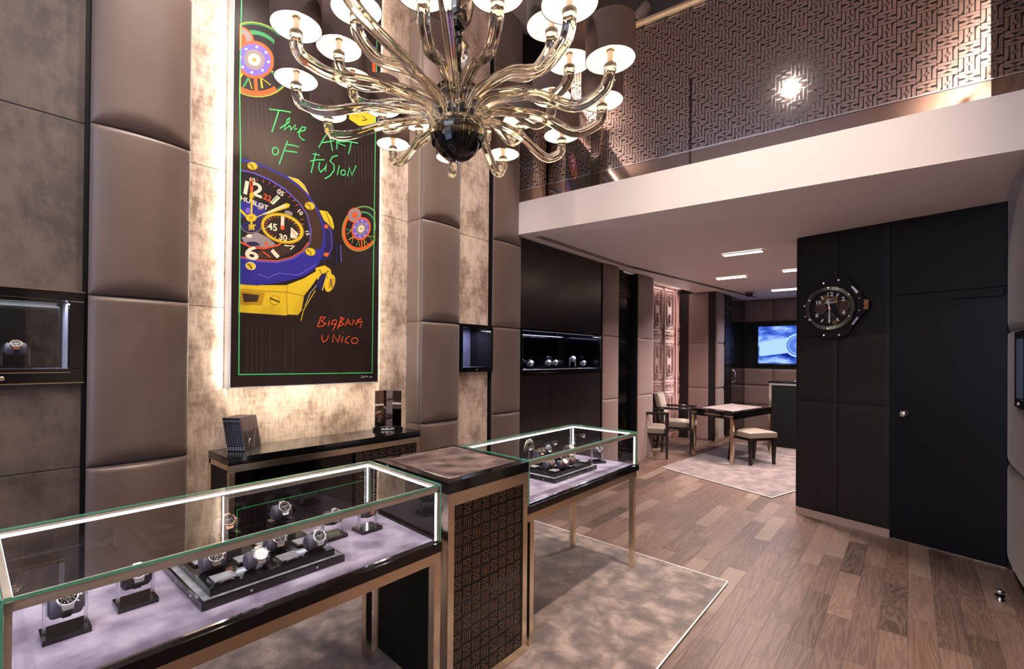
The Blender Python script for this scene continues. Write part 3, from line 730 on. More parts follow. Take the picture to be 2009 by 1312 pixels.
# parapet mirror
pdv = (FB-FA).normalized(); pn = Vector((pdv.y, -pdv.x, 0))
if pn.x > 0: pn = -pn
PL = (FB-FA).length
def FP(s_, z, d=0): return FA+pdv*s_+Vector((0, 0, z))+pn*d
pm = thing('mirror_balustrade', 'bronze mirror balustrade with interlaced line pattern above the white ledge', 'balustrade', tuple(FA+Vector((0, 0, ZS))))
q = MB(); q.prism([FP(.0, 3.045, -.03), FP(PL, 3.07, -.03), FP(PL, 3.18, -.03), FP(.0, 3.165, -.03)], pn*.02); q.build('mirror_base', 'bronze_mirror', pm)
q = MB(); q.prism([FP(.0, 3.165, -.03), FP(PL, 3.18, -.03), FP(PL, 4.32, -.03), FP(.0, 4.32, -.03)], pn*.014); q.build('dark_panel', 'smoke_black', pm)
q = MB(); q.prism([FP(0, 3.158, -.016), FP(PL, 3.174, -.016), FP(PL, 3.180, -.016), FP(0, 3.164, -.016)], pn*.012); q.build('ledge_strip', 'chrome', pm)
q = MB(); q.prism([FP(0, 4.32, -.04), FP(PL, 4.32, -.04), FP(PL, 4.345, -.04), FP(0, 4.345, -.04)], pn*.045)
q.prism([FP(0, 4.345, -.035), FP(PL, 4.345, -.035), FP(PL, 4.365, -.035), FP(0, 4.365, -.035)], pn*.06); q.build('handrail', 'steel', pm)
q = MB(); q.prism([FP(-.002, 3.17, -.03), FP(.012, 3.17, -.03), FP(.012, 4.32, -.03), FP(-.002, 4.32, -.03)], pn*.03); q.build('end_post', 'steel', pm)

CA_ = [[(.12, .97), (.12, .36), (.09, .22), (.0, .12)], [(.37, .03), (.37, .97)], [(.37, .40), (.63, .60)], [(.63, .03), (.63, .97)], [(.88, .03), (.88, .64), (.91, .78), (1.0, .88)]]
CB_ = [[(.03, .10), (.97, .10)], [(.03, .90), (.97, .90)], [(.03, .32), (.26, .32), (.40, .40), (.60, .60), (.74, .68), (.97, .68)], [(.03, .68), (.26, .68), (.40, .60), (.60, .40), (.74, .32), (.97, .32)]]
def pattern(mb, fn, nu, nv, cu, cv, wdt, nrm, off, mi=0, mar=.0, cross=False):
    for i in range(nu):
        for j in range(nv):
            for st in (CB_ if (i+j) % 2 else CA_):
                P_ = [fn((i+mar+(1-2*mar)*x)*cu, (j+mar+(1-2*mar)*y)*cv) for x, y in st]
                mb.ribbon(P_, wdt, nrm, mi, off)
q = MB(); NU = 36; NV = 13
pattern(q, lambda a, b: FP(.02+a, 3.175+b, -.016), NU, NV, (PL-.03)/NU, 1.14/NV, .0178, pn, .0012)
q.build('line_pattern', 'bronze_mirror_stroke', pm)

# upper ceiling, mezzanine room beyond the mirror, back wall with windows
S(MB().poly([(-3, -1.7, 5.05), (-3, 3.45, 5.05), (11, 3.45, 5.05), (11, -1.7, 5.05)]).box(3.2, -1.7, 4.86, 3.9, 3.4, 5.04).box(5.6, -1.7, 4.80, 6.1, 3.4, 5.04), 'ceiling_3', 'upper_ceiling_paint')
S(MB().box(3.78, 3.0, 3.05, 11, 3.05, 5.05).box(8.0, -1.7, 3.05, 8.1, 3.0, 5.05), 'wall_upper', 'leather_dark')
ud = thing('slot_diffuser', 'black double slot in the upper ceiling above the balustrade', 'air vent', (4.6, 2.0, 5.04))
q = MB(); q.obox((4.15, 2.75, 5.035), (1.1, -.9, 0), (.012, .015, 0), (0, 0, .012)); q.obox((4.20, 2.81, 5.035), (1.1, -.9, 0), (.012, .015, 0), (0, 0, .012)); q.build('slots', 'matt_black', ud)
S(MB().poly([(-2.6, -1.7, 0), (-2.6, 3.45, 0), (-2.6, 3.45, 5.05), (-2.6, -1.7, 5.05)]), 'wall_front', 'wall_cloth_brown_dim')
S(MB().box(-2.58, -.9, 3.3, -2.56, 2.4, 4.6).box(-2.58, .2, .4, -2.56, 2.6, 2.6), 'window_1', 'window_glow')
# ================================================================== spotlight above the balustrade
sp = thing('track_spotlight', 'beige cylindrical spotlight hanging above the mirror balustrade', 'spotlight', (5.02, 2.42, 4.9))
d0 = ray(1262, 14); a0 = Vector((0, 0, EYE))+d0*(5.55/d0.length*1.0)
P1 = Vector((0, 0, EYE))+ray(1243, 44)*4.55; P2 = Vector((0, 0, EYE))+ray(1267, 14)*4.62
q = MB(); dd = (P1-P2).normalized(); q.cyl(P2, P1, .052, 24); q.build('body', 'spot_body', sp)
MB().cyl(P1-dd*.002, P1+dd*.004, .044, 20).build('lens', 'smoke_black', sp)
q = MB(); q.cyl(P2+Vector((0, 0, .02)), (P2.x, P2.y, 5.045), .012, 10); q.cyl((P2.x, P2.y, 5.02), (P2.x, P2.y, 5.046), .05, 20); q.build('bracket', 'spot_body', sp)

# ================================================================== chandelier
DC = 2.2
hd0 = ray(893, 694); hd0.z = 0
CX = Vector((hd0.x, hd0.y, 0))*DC
def axp(depth): return depth
ch = thing('chandelier', 'large pale gold glass chandelier with small brown drum shades', 'chandelier', (CX.x, CX.y, 2.3))
fw = Vector((math.cos(YAW), math.sin(YAW), 0)); rg = Vector((math.sin(YAW), -math.cos(YAW), 0))
def CY(py):  # height on the chandelier axis for a photo row
    d = ray(893, py); return EYE+d.z*DC/(d.dot(fw))
zb = CY(268)
# black glass bowl with clear gold rim
bw = MB()
R0 = .117
prof = [(.001, -.112), (.03, -.110), (.06, -.098), (.09, -.072), (.108, -.036), (.114, 0), (.106, .03), (.085, .052), (.05, .06), (.001, .062)]
bw.lathe(prof, (CX.x, CX.y, zb), n=40); bw.build('bowl', 'smoke_black', ch)
MB().lathe([(.001, -.128), (.007, -.124), (.009, -.118), (.006, -.112), (.008, -.108)], (CX.x, CX.y, zb), n=14).build('finial', 'chrome', ch)
q = MB(); q.lathe([(.118, -.035), (.128, .0), (.132, .035), (.120, .06), (.085, .068), (.08, .062), (.112, .052), (.124, .033), (.120, 0), (.112, -.034), (.118, -.035)], (CX.x, CX.y, zb), n=48, cap=False); q.build('rim_glass', 'gold_glass', ch)
q = MB(); q.lathe([(.05, .06), (.046, .09), (.058, .14), (.085, .19), (.08, .195), (.04, .16), (.02, .15)], (CX.x, CX.y, zb), n=36); q.build('neck', 'smoke_black', ch)
q = MB(); q.lathe([(.062, .13), (.09, .18), (.102, .215), (.096, .215), (.083, .182), (.056, .134), (.062, .13)], (CX.x, CX.y, zb), n=36, cap=False); q.build('neck_glass', 'gold_glass', ch)
q = MB(); q.cyl((CX.x, CX.y, zb+.1), (CX.x, CX.y, 5.05), .011, 14); q.build('stem', 'smoke_black', ch)
q = MB(); q.lathe([(.012, .30), (.03, .33), (.05, .38), (.052, .42), (.036, .45), (.012, .455)], (CX.x, CX.y, zb), n=30, lobes=0); q.build('glass_bulb', 'gold_glass', ch)
zq = CY(35)-zb
q = MB(); q.lathe([(.012, zq-.06), (.03, zq-.05), (.045, zq-.02), (.042, zq+.02), (.03, zq+.04)], (CX.x, CX.y, zb), n=28); q.build('upper_cup', 'smoke_black', ch)
q = MB(); q.lathe([(.03, zq-.055), (.06, zq-.01), (.075, zq+.06), (.085, zq+.12), (.08, zq+.12), (.068, zq+.06), (.054, zq-.008), (.03, zq-.05)], (CX.x, CX.y, zb), n=28, cap=False); q.build('upper_cup_glass', 'gold_glass', ch)

shades = []   # pixel of the cup under each shade's candle, angle about the stem (0 = away from the camera), ring radius
outer = {0: (886, 322), 30: (987, 317), 60: (1102, 281), 90: (1181, 216), 120: (1197, 139), 150: (1117, 33),
         -30: (771, 297), -60: (644, 239), -90: (581, 174), -120: (581, 74)}
inner = {15: (956, 262), 45: (1021, 252), 75: (1082, 208), 105: (1117, 141), 135: (1082, 72), 165: (976, 12),
         -15: (822, 257), -45: (750, 229), -75: (691, 171), -105: (665, 114), -135: (699, 40), -165: (830, 9)}
TIP = []
for dic, rr in ((outer, .32), (inner, .25)):
    for th, (px, py) in dic.items():
        dep = DC*(1+rr*math.cos(math.radians(th)))
        d = ray(px, py); P_ = Vector((0, 0, EYE))+d*(dep/d.dot(fw)); TIP.append((P_, rr, th))
for th, rr, zz in ((180, .32, zb+.27), (-150, .32, zb+.28)):
    a = math.radians(th); P_ = CX+fw*(DC*rr*math.cos(a))+rg*(DC*rr*math.sin(a)); P_.z = zz; TIP.append((P_, rr, th))
SH_R, SH_H = .097, .150
for n_, (P_, rr, th) in enumerate(TIP):
    out = Vector((P_.x-CX.x, P_.y-CX.y, 0)); L_ = out.length; out.normalize(); dz = P_.z-zb
    inn = rr < .3
    r0 = .075 if inn else .105; z0 = .10 if inn else .05
    # arm: leaves the bowl rim, sags outwards, then turns up into the cup
    ctl = [(r0, z0), (r0+.03, z0+.045), (r0+.09, z0+.07), (L_*.55, z0+.07+(dz-z0-.13)*.35), (L_*.80, dz-.105-(0.0 if inn else .0)), (L_-.035, dz-.075), (L_-.006, dz-.04), (L_, dz-.008)]
    pts = []
    def cr(p0, p1, p2, p3, t): return tuple(.5*((2*b)+(-a+c)*t+(2*a-5*b+4*c-d)*t*t+(-a+3*b-3*c+d)*t**3) for a, b, c, d in zip(p0, p1, p2, p3))
    K = [ctl[0]]+ctl+[ctl[-1]]
    for i in range(len(K)-3):
        for t in (0, .2, .4, .6, .8): pts.append(cr(K[i], K[i+1], K[i+2], K[i+3], t))
    pts.append(ctl[-1])
    pts3 = [Vector((CX.x+out.x*a, CX.y+out.y*a, zb+b)) for a, b in pts]
    N_ = len(pts3); rad = [(.0165+.0065*math.sin(min(1, i/N_*1.1)*PI*.5)) if i < N_*.9 else .022 for i in range(N_)]
    q = MB(); q.tube(pts3, rad, 20, lobes=5, depth=.14, twist=.16)
    arm = q.build('glass_arm', 'gold_glass', ch)
    q = MB(); q.lathe([(.010, -.012), (.019, -.006), (.024, .0), (.020, .005), (.025, .010), (.020, .015), (.026, .020), (.022, .026), (.010, .028)], P_, n=20); q.build('drip_cup', 'gold_glass', arm)
    q = MB(); q.cyl(P_+Vector((0, 0, .026)), P_+Vector((0, 0, .075)), .0115, 12, 0); q.lathe([(.012, .074), (.019, .077), (.019, .084), (.008, .088)], P_, n=16, mi=1); q.build('candle_sleeve', ['candle_sleeve', 'steel'], arm)
    q = MB(); q.lathe([(.006, .088), (.011, .095), (.013, .108), (.008, .124), (.001, .134)], P_, n=12); q.build('bulb', 'bulb', arm)
    zs0 = .040
    q = MB(); q.lathe([(SH_R, zs0), (SH_R*.985, zs0+SH_H)], P_, n=40, mi=0, cap=False); q.lathe([(SH_R-.002, zs0+.0015), (SH_R*.985-.002, zs0+SH_H-.001)], P_, n=40, mi=1, cap=False)
    q.lathe([(SH_R-.002, zs0), (SH_R, zs0)], P_, n=40, mi=0, cap=False)
    lam = q.build('lamp_shade', ['shade_cloth', 'shade_lining'], arm)
    q2 = MB()
    for kk in range(3):
        a = kk*2*PI/3+n_; q2.cyl(P_+Vector((0, 0, .078)), P_+Vector((math.cos(a)*(SH_R-.002), math.sin(a)*(SH_R-.002), zs0+.012)), .0011, 6)
    # wire stays belong to the shade: same mesh level of the arm
    q2.build('shade_wires', 'steel', arm)

# ================================================================== poster
YP = 3.03
X0, X1, Z0, Z1 = 1.072, 2.13, 1.296, 4.95
ps = thing('poster', 'tall framed black poster with a blue and yellow watch and green writing', 'poster', (1.6, YP, 1.3))
q = MB(); q.box(X0, YP+.001, Z0, X1, YP+.085, Z1, 0); q.build('box_frame', 'poster_side', ps)
PM = ['poster_black', 'neon_green', 'red_orange', 'poster_yellow', 'poster_gold', 'poster_blue', 'poster_navy', 'poster_dark', 'poster_cream', 'poster_orange', 'poster_green', 'poster_lilac', 'poster_grey', 'poster_streak', 'white_mark', 'poster_brown']
BK, GR, RO, YE, GO, BL, NV_, DK, CR, OR, GN, LI, GY, STK, WH, BN = range(16)
art = MB(); art.poly([(X0+.006, YP, Z0+.006), (X1-.006, YP, Z0+.006), (X1-.006, YP, Z1), (X0+.006, YP, Z1)], BK)
LAY = [0]
def pp(u, v, off): p = onY(u, v, YP-off); return p
def A_poly(pts, mi, o=None, sc=1, o0=(0, 0), lvl=1):
    P = [onY(o0[0]+x/sc, o0[1]+y/sc, YP-.0005*lvl) for x, y in pts]; art.poly(P, mi)
def A_line(pts, mi, wpx=2.2, sc=1, o0=(0, 0), lvl=6):
    P = [onY(o0[0]+x/sc, o0[1]+y/sc, YP-.0005*lvl) for x, y in pts]
    art.ribbon(P, wpx*.0036, (0, -1, 0), mi)
def ell(cx, cy, rx, ry, rot=0, n=32, a0=0, a1=360):
    c, s_ = math.cos(math.radians(rot)), math.sin(math.radians(rot)); r = []
    for i in range(n+1):
        t = math.radians(a0+(a1-a0)*i/n); x, y = rx*math.cos(t), ry*math.sin(t)
        r.append((cx+x*c-y*s_, cy+x*s_+y*c))
    return r
C7 = dict(sc=3.858, o0=(440, 300)); C1 = dict(sc=3.28, o0=(400, 0)); C3 = dict(sc=2.624, o0=(400, 300)); C6 = dict(sc=5.466, o0=(440, 0))
# frame line
A_line([(476, -260), (474, 0), (470, 180), (472, 300), (470, 520), (468.5, 734.5), (600, 733), (730, 731), (733, 500), (736, 300), (739, 110), (742, -260)], GR, 1.6)
# streaks of light
for x in (22, 34, 45, 57, 68, 79): A_line([(470+x/1.3, 200), (474+x/1.25, 320+x*.9)], STK, .7, lvl=1)
for x in (677, 684, 690, 696, 703, 709, 716, 722, 729): A_line([(x, 285), (x+1, 345+(x % 7)*5)], STK, .7, lvl=1)
for x in (484, 494, 504, 514, 530, 560, 575): A_line([(x, 640), (x, 730)], STK, .6, lvl=1)
# top dial (wheel) with rings, cut by the frame line
def wheel(cx, cy, rx, ry, rot, k=1.0, lv=2):
    clip = lambda L: [(max(x, 471.5), y) for x, y in L]
    clip2 = lambda L: [(min(max(x, 471.5), 736), y) for x, y in L]
    E_ = lambda f, **kw: clip2(ell(cx, cy, rx*f, ry*f, rot, **kw))
    A_poly(E_(1.0), GN, lvl=lv); A_poly(E_(.93), DK, lvl=lv+.5)
    A_poly(E_(.95, a0=20, a1=200)+[(max(cx, 471.5), cy)], OR, lvl=lv+1)
    A_poly(E_(.82, a0=20, a1=200)+[(max(cx, 471.5), cy)], DK, lvl=lv+1.5)
    for i in range(5):
        a = 30+i*34
        A_line(clip2([(cx+rx*.3*math.cos(math.radians(a)), cy+ry*.3*math.sin(math.radians(a))), (cx+rx*.8*math.cos(math.radians(a+12)), cy+ry*.8*math.sin(math.radians(a+12)))]), YE if i % 2 else GN, 3*k, lvl=lv+2)
        A_line(clip2([(cx+rx*.8*math.cos(math.radians(a-4)), cy+ry*.8*math.sin(math.radians(a-4))), (cx+rx*.4*math.cos(math.radians(a+18)), cy+ry*.4*math.sin(math.radians(a+18)))]), YE, 1.6*k, lvl=lv+2)
    A_line(clip2([(cx, cy), (cx+rx*.05, cy+ry*.9)]), OR, 6*k, lvl=lv+2.3)
    A_line(E_(.72, a0=230, a1=350), GN, 7*k, lvl=lv+2); A_line(E_(.98), YE, 1.2*k, lvl=lv+2.4)
    sub = clip2(ell(cx-rx*.35, cy-ry*.58, rx*.34, ry*.30, rot)); A_poly(sub, GY, lvl=lv+2.5); A_line(sub, OR, 3*k, lvl=lv+3)
    sub = clip2(ell(cx-rx*.35, cy-ry*.58, rx*.15, ry*.14, rot)); A_poly(sub, RO, lvl=lv+3)
    A_poly(E_(.50), OR, lvl=lv+3.2); A_poly(E_(.42), LI, lvl=lv+3.6); A_poly(E_(.27), GY, lvl=lv+4); A_poly(E_(.16), CR, lvl=lv+4.3); A_poly(E_(.05), GO, lvl=lv+4.6)
    for i in range(8):
        a = math.radians(i*45+10); x, y = cx+rx*.35*math.cos(a), cy+ry*.35*math.sin(a)
        A_poly(clip2(ell(x, y, rx*.035, ry*.035, 0, 8)), CR, lvl=lv+4.4)
wheel(499, 117, 80, 72, 35)
wheel(708.5, 448.5, 37, 46, 20, .5)
wheel(690, -20, 50, 48, 20, .8)
# yellow and lilac parts at the right edge
A_poly([(928, 665), (1105, 710), (1105, 800), (1000, 810), (935, 765)], YE, lvl=2, **C1); A_line([(960, 740), (1000, 745), (985, 765)], GO, 2, lvl=3, **C1); A_line([(1020, 745), (1050, 770), (1020, 775)], BN, 2, lvl=3, **C1)
A_poly([(1005, 265), (1105, 300), (1105, 460), (1040, 400), (1000, 330)], LI, lvl=2, **C1); A_poly([(1050, 380), (1105, 400), (1105, 470), (1070, 450)], RO, lvl=3, **C1)
# ---- big watch
bez = [(118, 40), (210, 62), (330, 108), (470, 175), (560, 240), (640, 320), (705, 420), (745, 520), (765, 620), (762, 700), (740, 790), (690, 870), (620, 925), (520, 958), (400, 985), (250, 1002), (118, 992)]
A_poly([(112, 985), (300, 1000), (470, 1000), (600, 950), (705, 890), (712, 930), (660, 1010), (604, 1080), (585, 1190), (558, 1226), (475, 1222), (470, 1230), (300, 1218), (106, 1205)], YE, lvl=1, **C7)
A_line([(112, 1030), (300, 1045), (470, 1052), (478, 1225)], GO, 1.6, lvl=2, **C7); A_line([(470, 1052), (604, 1082)], GO, 1.4, lvl=2, **C7); A_line([(480, 1004), (474, 1050)], GO, 1.4, lvl=2, **C7)
A_poly([(118, 1040), (308, 1056), (285, 1150), (130, 1150), (112, 1120)], GO, lvl=2, **C7); A_poly([(135, 1060), (265, 1075), (250, 1125), (150, 1128)], BN, lvl=3, **C7)
A_poly(ell(382, 1115, 40, 38), GO, lvl=2, **C7); A_poly(ell(382, 1115, 34, 32), YE, lvl=3, **C7); A_line([(345, 1098), (420, 1128)], BN, 2.4, lvl=4, **C7)
A_line([(690, 1040), (640, 1120), (600, 1190), (580, 1270)], YE, 1.6, lvl=2, **C7); A_line([(700, 1000), (650, 1060), (610, 1160)], CR, .9, lvl=2, **C7)
A_poly([(480, 178), (560, 200), (600, 240), (655, 345), (600, 290), (540, 225)], YE, lvl=1, **C7); A_line([(480, 178), (560, 200), (605, 242), (655, 345)], CR, .8, lvl=2, **C7)
# pushers, crown
A_poly([(718, 432), (780, 442), (815, 490), (832, 560), (822, 584), (790, 540), (755, 510)], YE, lvl=1, **C7); A_line([(770, 445), (800, 530), (822, 580)], BN, 1.2, lvl=2, **C7)
A_poly([(745, 500), (800, 545), (828, 620), (832, 740), (790, 800), (735, 830), (765, 700)], NV_, lvl=.8, **C7); A_line([(765, 540), (810, 600), (815, 720), (775, 790)], LI, 1, lvl=2, **C7)
A_poly([(828, 672), (880, 690), (886, 830), (850, 852), (805, 848), (800, 800)], DK, lvl=1, **C7); A_line([(880, 695), (886, 828)], LI, 1.6, lvl=2, **C7); A_line([(850, 690), (850, 845)], NV_, 2, lvl=2, **C7)
A_poly(ell(772, 556, 16, 16), OR, lvl=3, **C7); A_poly(ell(772, 768, 20, 15), OR, lvl=3, **C7)
A_poly([(690, 870), (760, 850), (805, 880), (812, 920), (770, 960), (720, 1000), (700, 940)], YE, lvl=1.5, **C7); A_line([(720, 880), (745, 930), (790, 890)], BN, 1.5, lvl=2.5, **C7)
A_poly(ell(800, 985, 36, 68, 18), YE, lvl=2, **C7); A_poly(ell(742, 975, 36, 68, 18), NV_, lvl=1.8, **C7); A_line([(775, 930), (742, 1040)], YE, 2.4, lvl=2.6, **C7); A_poly(ell(808, 985, 16, 40, 18), GO, lvl=3, **C7); A_line([(800, 950), (820, 1020)], NV_, 1.6, lvl=3.4, **C7)
A_poly(bez, BL, lvl=2.4, **C7)
# dark upper part of the bezel
A_poly([(118, 62), (210, 80), (330, 122), (470, 192), (600, 290), (690, 420), (738, 540), (750, 640), (735, 720), (560, 760), (660, 600), (600, 440), (470, 270), (320, 180), (118, 128)], BN, lvl=2.8, **C7)
A_line([(118, 128), (220, 150), (340, 200), (470, 280), (570, 380), (630, 470), (658, 590), (648, 680), (600, 750), (520, 800), (400, 828), (250, 820), (118, 792)], LI, 1.6, lvl=3, **C7)
A_line(bez[:12], BL, 1.6, lvl=3, **C7)
A_poly([(118, 136), (220, 158), (340, 208), (465, 288), (560, 386), (620, 478), (646, 590), (636, 676), (590, 740), (512, 788), (400, 816), (250, 808), (118, 784)], DK, lvl=3.4, **C7)
A_line([(118, 784), (250, 808), (400, 816), (512, 788), (590, 740), (636, 676)], RO, 2, lvl=3.8, **C7)
A_poly([(118, 890), (260, 905), (430, 890), (600, 835), (700, 760), (690, 860), (560, 930), (400, 960), (250, 972), (118, 965)], BL, lvl=3, **C7)
A_line([(250, 915), (330, 945), (410, 908), (560, 925), (690, 845)], LI, 1.2, lvl=3.4, **C7)
# minute marks
for i in range(26):
    a = math.radians(-92+i*7.2); x, y = 215+405*math.cos(a)*.96, 480+315*math.sin(a)*.93+ (x_ if False else 0)
    x2, y2 = 215+378*math.cos(a)*.96, 480+294*math.sin(a)*.93
    sh = 50*math.cos(a)
    A_line([(x, y+sh), (x2, y2+sh)], RO, 1.1, lvl=4, **C7)
def A_text(t, x, y, size, mi, rot=0, lvl=5, sc=3.858, o0=(440, 300), sx=1, bold=.012):
    O = onY(o0[0]+x/sc, o0[1]+y/sc, YP-.0005*lvl); a = math.radians(rot)
    text_mb(art, t, size, O, (math.cos(a), 0, math.sin(a)), (-math.sin(a), 0, math.cos(a)), (0, -1, 0), mi, 0, sx=sx, bold=bold*size*2)
A_text('05', 425, 302, .045, CR, -20); A_text('10', 572, 448, .04, CR, -40); A_text('15', 628, 604, .036, CR, -70); A_text('60', 212, 205, .036, CR)
A_text('2', 247, 285, .115, CR, -8, sx=1.25); A_text('1', 165, 268, .115, CR, -8, sx=1.3); A_text('6', 208, 762, .115, CR, 0, sx=1.5)
A_text('22', 325, 340, .05, RO, -10)
A_text('HUBLOT', 228, 380, .040, CR, -8, sx=1.08)
# blue movement, bridges, sub-dial
A_poly(ell(205, 430, 110, 75, 10, a0=-90, a1=120)+[(118, 500), (118, 370)], BL, lvl=4, **C7); A_poly(ell(180, 435, 20, 22), LI, lvl=4.5, **C7); A_poly(ell(275, 412, 24, 18), GY, lvl=4.5, **C7)
A_poly(ell(205, 545, 82, 62, 0, a0=-60, a1=190), NV_, lvl=4.2, **C7); A_line(ell(205, 545, 80, 60, 0, a0=0, a1=180), GY, 1.2, lvl=4.5, **C7)
A_poly([(130, 640), (250, 600), (330, 640), (390, 690), (330, 720), (160, 690)], GY, lvl=4, **C7); A_poly(ell(190, 628, 22, 14), CR, lvl=4.5, **C7); A_poly(ell(320, 686, 16, 12), RO, lvl=4.5, **C7)
A_poly(ell(210, 700, 60, 30, 0, a0=180, a1=360), NV_, lvl=4.5, **C7)
A_line([(120, 672), (200, 712), (300, 722), (400, 700), (430, 685)], RO, 3, lvl=4.7, **C7)
A_poly([(250, 740), (470, 700), (520, 740), (380, 800), (260, 795)], BN, lvl=4, **C7)
A_line([(290, 745), (350, 790)], RO, 2, lvl=4.4, **C7); A_line([(360, 735), (410, 790)], CR, 7, lvl=5, **C7); A_line([(455, 700), (530, 705), (500, 730)], CR, 2.2, lvl=4.4, **C7)
A_poly([(345, 375), (400, 318), (425, 340), (370, 392)], CR, lvl=4.6, **C7); A_line([(355, 378), (405, 330)], GN, 1.5, lvl=5, **C7)
A_poly(ell(487, 455, 32, 18, 20), GY, lvl=4, **C7)
sd = dict(rot=22)
A_poly(ell(440, 570, 168, 112, 18), GO, lvl=4.6, **C7); A_poly(ell(440, 570, 160, 105, 18), YE, lvl=4.8, **C7); A_poly(ell(438, 570, 142, 90, 18), BK, lvl=5, **C7)
for i in range(28):
    a = 2*PI*i/28; c, s_ = math.cos(math.radians(18)), math.sin(math.radians(18))
    L_ = []
    for f in (.98, .84):
        x, y = 140*f*math.cos(a), 88*f*math.sin(a); L_.append((438+x*c-y*s_, 570+x*s_+y*c))
    A_line(L_, RO if i % 4 else CR, .9, lvl=5.4, **C7)
A_text('45', 366, 562, .062, CR, 0, 5.6); A_text('30', 445, 642, .055, CR, 0, 5.6)
A_poly([(505, 560), (560, 610), (545, 650), (500, 640)], CR, lvl=5.4, **C7); A_line([(510, 585), (545, 625)], RO, 1.4, lvl=5.8, **C7)
A_line([(442, 480), (440, 560)], CR, 6, lvl=5.9, **C7); A_poly(ell(441, 565, 16, 18), RO, lvl=6.2, **C7)
# hands
A_poly([(205, 500), (470, 378), (498, 388), (490, 412), (230, 498)], YE, lvl=6.6, **C7); A_poly([(290, 462), (462, 388), (470, 402), (300, 470)], CR, lvl=7, **C7); A_line([(250, 490), (320, 462)], BL, 1.6, lvl=7, **C7)
A_line([(207, 200), (207, 300)], RO, 5, lvl=6.4, **C7); A_line([(207, 215), (207, 250)], DK, 1.8, lvl=7, **C7)
A_line([(207, 300), (206, 580)], YE, 3, lvl=6.8, **C7)
for a, b in (((190, 540), (190, 585)), ((222, 540), (222, 585)), ((185, 562), (240, 545)), ((196, 305), (196, 345)), ((222, 300), (222, 340)), ((190, 330), (230, 318))): A_line([a, b], YE, 1.8, lvl=6.9, **C7)
A_line([(120, 430), (170, 480)], YE, 4, lvl=6.7, **C7)
A_poly(ell(204, 490, 40, 30), YE, lvl=7.2, **C7); A_poly(ell(204, 488, 14, 12), GO, lvl=7.6, **C7)
# bezel screws with slots
for x, y in ((213, 98), (648, 400), (652, 748), (200, 855)):
    A_poly(ell(x, y, 40, 30, 15), CR if y > 700 and x < 300 else GO, lvl=5, **C7); A_poly(ell(x, y, 35, 26, 15), YE, lvl=5.4, **C7); A_line([(x-26, y-18), (x, y), (x+6, y+24)], BN, 1.8, lvl=5.8, **C7)
# green handwriting
for st in ([(420, 702), (490, 710), (560, 722)], [(482, 712), (462, 775), (438, 850)], [(490, 826), (548, 786), (552, 758), (538, 768), (516, 836), (552, 808), (562, 826), (556, 840)], [(556, 840), (590, 800), (584, 832), (600, 828)],
           [(600, 852), (648, 838), (656, 820), (634, 816), (612, 842), (614, 876), (632, 896), (648, 902)],
           [(738, 950), (772, 890), (800, 848), (814, 900), (828, 972)], [(762, 918), (836, 906)], [(860, 868), (855, 960)], [(840, 880), (872, 866), (894, 880), (872, 908), (850, 915), (912, 940)], [(868, 912), (930, 910), (992, 921)], [(948, 915), (940, 955), (930, 992)],
           ell(460, 972, 20, 24, 0, 14), [(538, 906), (515, 970), (484, 1056)], [(524, 928), (570, 934), (612, 946)], [(512, 968), (600, 980)],
           [(720, 984), (704, 1050), (690, 1112)], [(684, 1036), (730, 1028), (776, 1028)], [(700, 990), (745, 998)],
           [(746, 1042), (738, 1080), (752, 1108), (780, 1080), (790, 1052), (782, 1104)], [(862, 1000), (828, 1008), (812, 1036), (838, 1062), (838, 1096), (812, 1130), (778, 1150)],
           [(872, 1064), (858, 1126)], ell(896, 1110, 15, 17, 0, 12), [(924, 1134), (936, 1078), (952, 1128), (980, 1064)]):
    A_line(st, GR, 1.9, **C1)
# orange handwriting
for st in ([(604, 842), (594, 870), (584, 894)], [(598, 842), (626, 846), (606, 866), (628, 878), (608, 892), (586, 894)], [(647, 862), (640, 892)], [(649, 850), (650, 852)], [(682, 858), (664, 862), (656, 880), (676, 882), (686, 862), (676, 890), (662, 914)],
           [(708, 844), (698, 880), (688, 904)], [(702, 846), (722, 852), (704, 870), (722, 880), (696, 892)], [(728, 892), (742, 854), (756, 886)], [(730, 876), (752, 874)], [(764, 888), (770, 858), (786, 884), (792, 856)], [(812, 852), (796, 858), (796, 872), (814, 866), (804, 900)],
           [(608, 936), (608, 958), (616, 974), (634, 962), (642, 938)], [(662, 976), (668, 934), (690, 974), (702, 936)], [(716, 944), (708, 976)], [(717, 922), (718, 926)], [(752, 942), (732, 954), (728, 972), (746, 980)], ell(776, 966, 17, 15, -20, 14)):
    A_line(st, RO, 2.0, **C3)
A_line([(808, 1158), (816, 1146), (822, 1158), (830, 1148), (846, 1152)], WH, .9, **C3); A_line([(852, 1154), (858, 1150), (862, 1155), (868, 1150)], WH, .9, **C3)
art.build('artwork', PM, ps)
# the poster is washed by light strips along its sides and foot
for x, ry in ((X0-.004, 90), (X1+.004, -90)): area('poster_edge_light', (x, YP+.06, 3.0), (0, math.radians(ry), 0), 3.4, .02, 5, (1, .88, .76))
area('poster_foot_light', (1.6, YP+.055, Z0-.006), (math.radians(22), 0, 0), 1.0, .03, 4, (1, .88, .74))
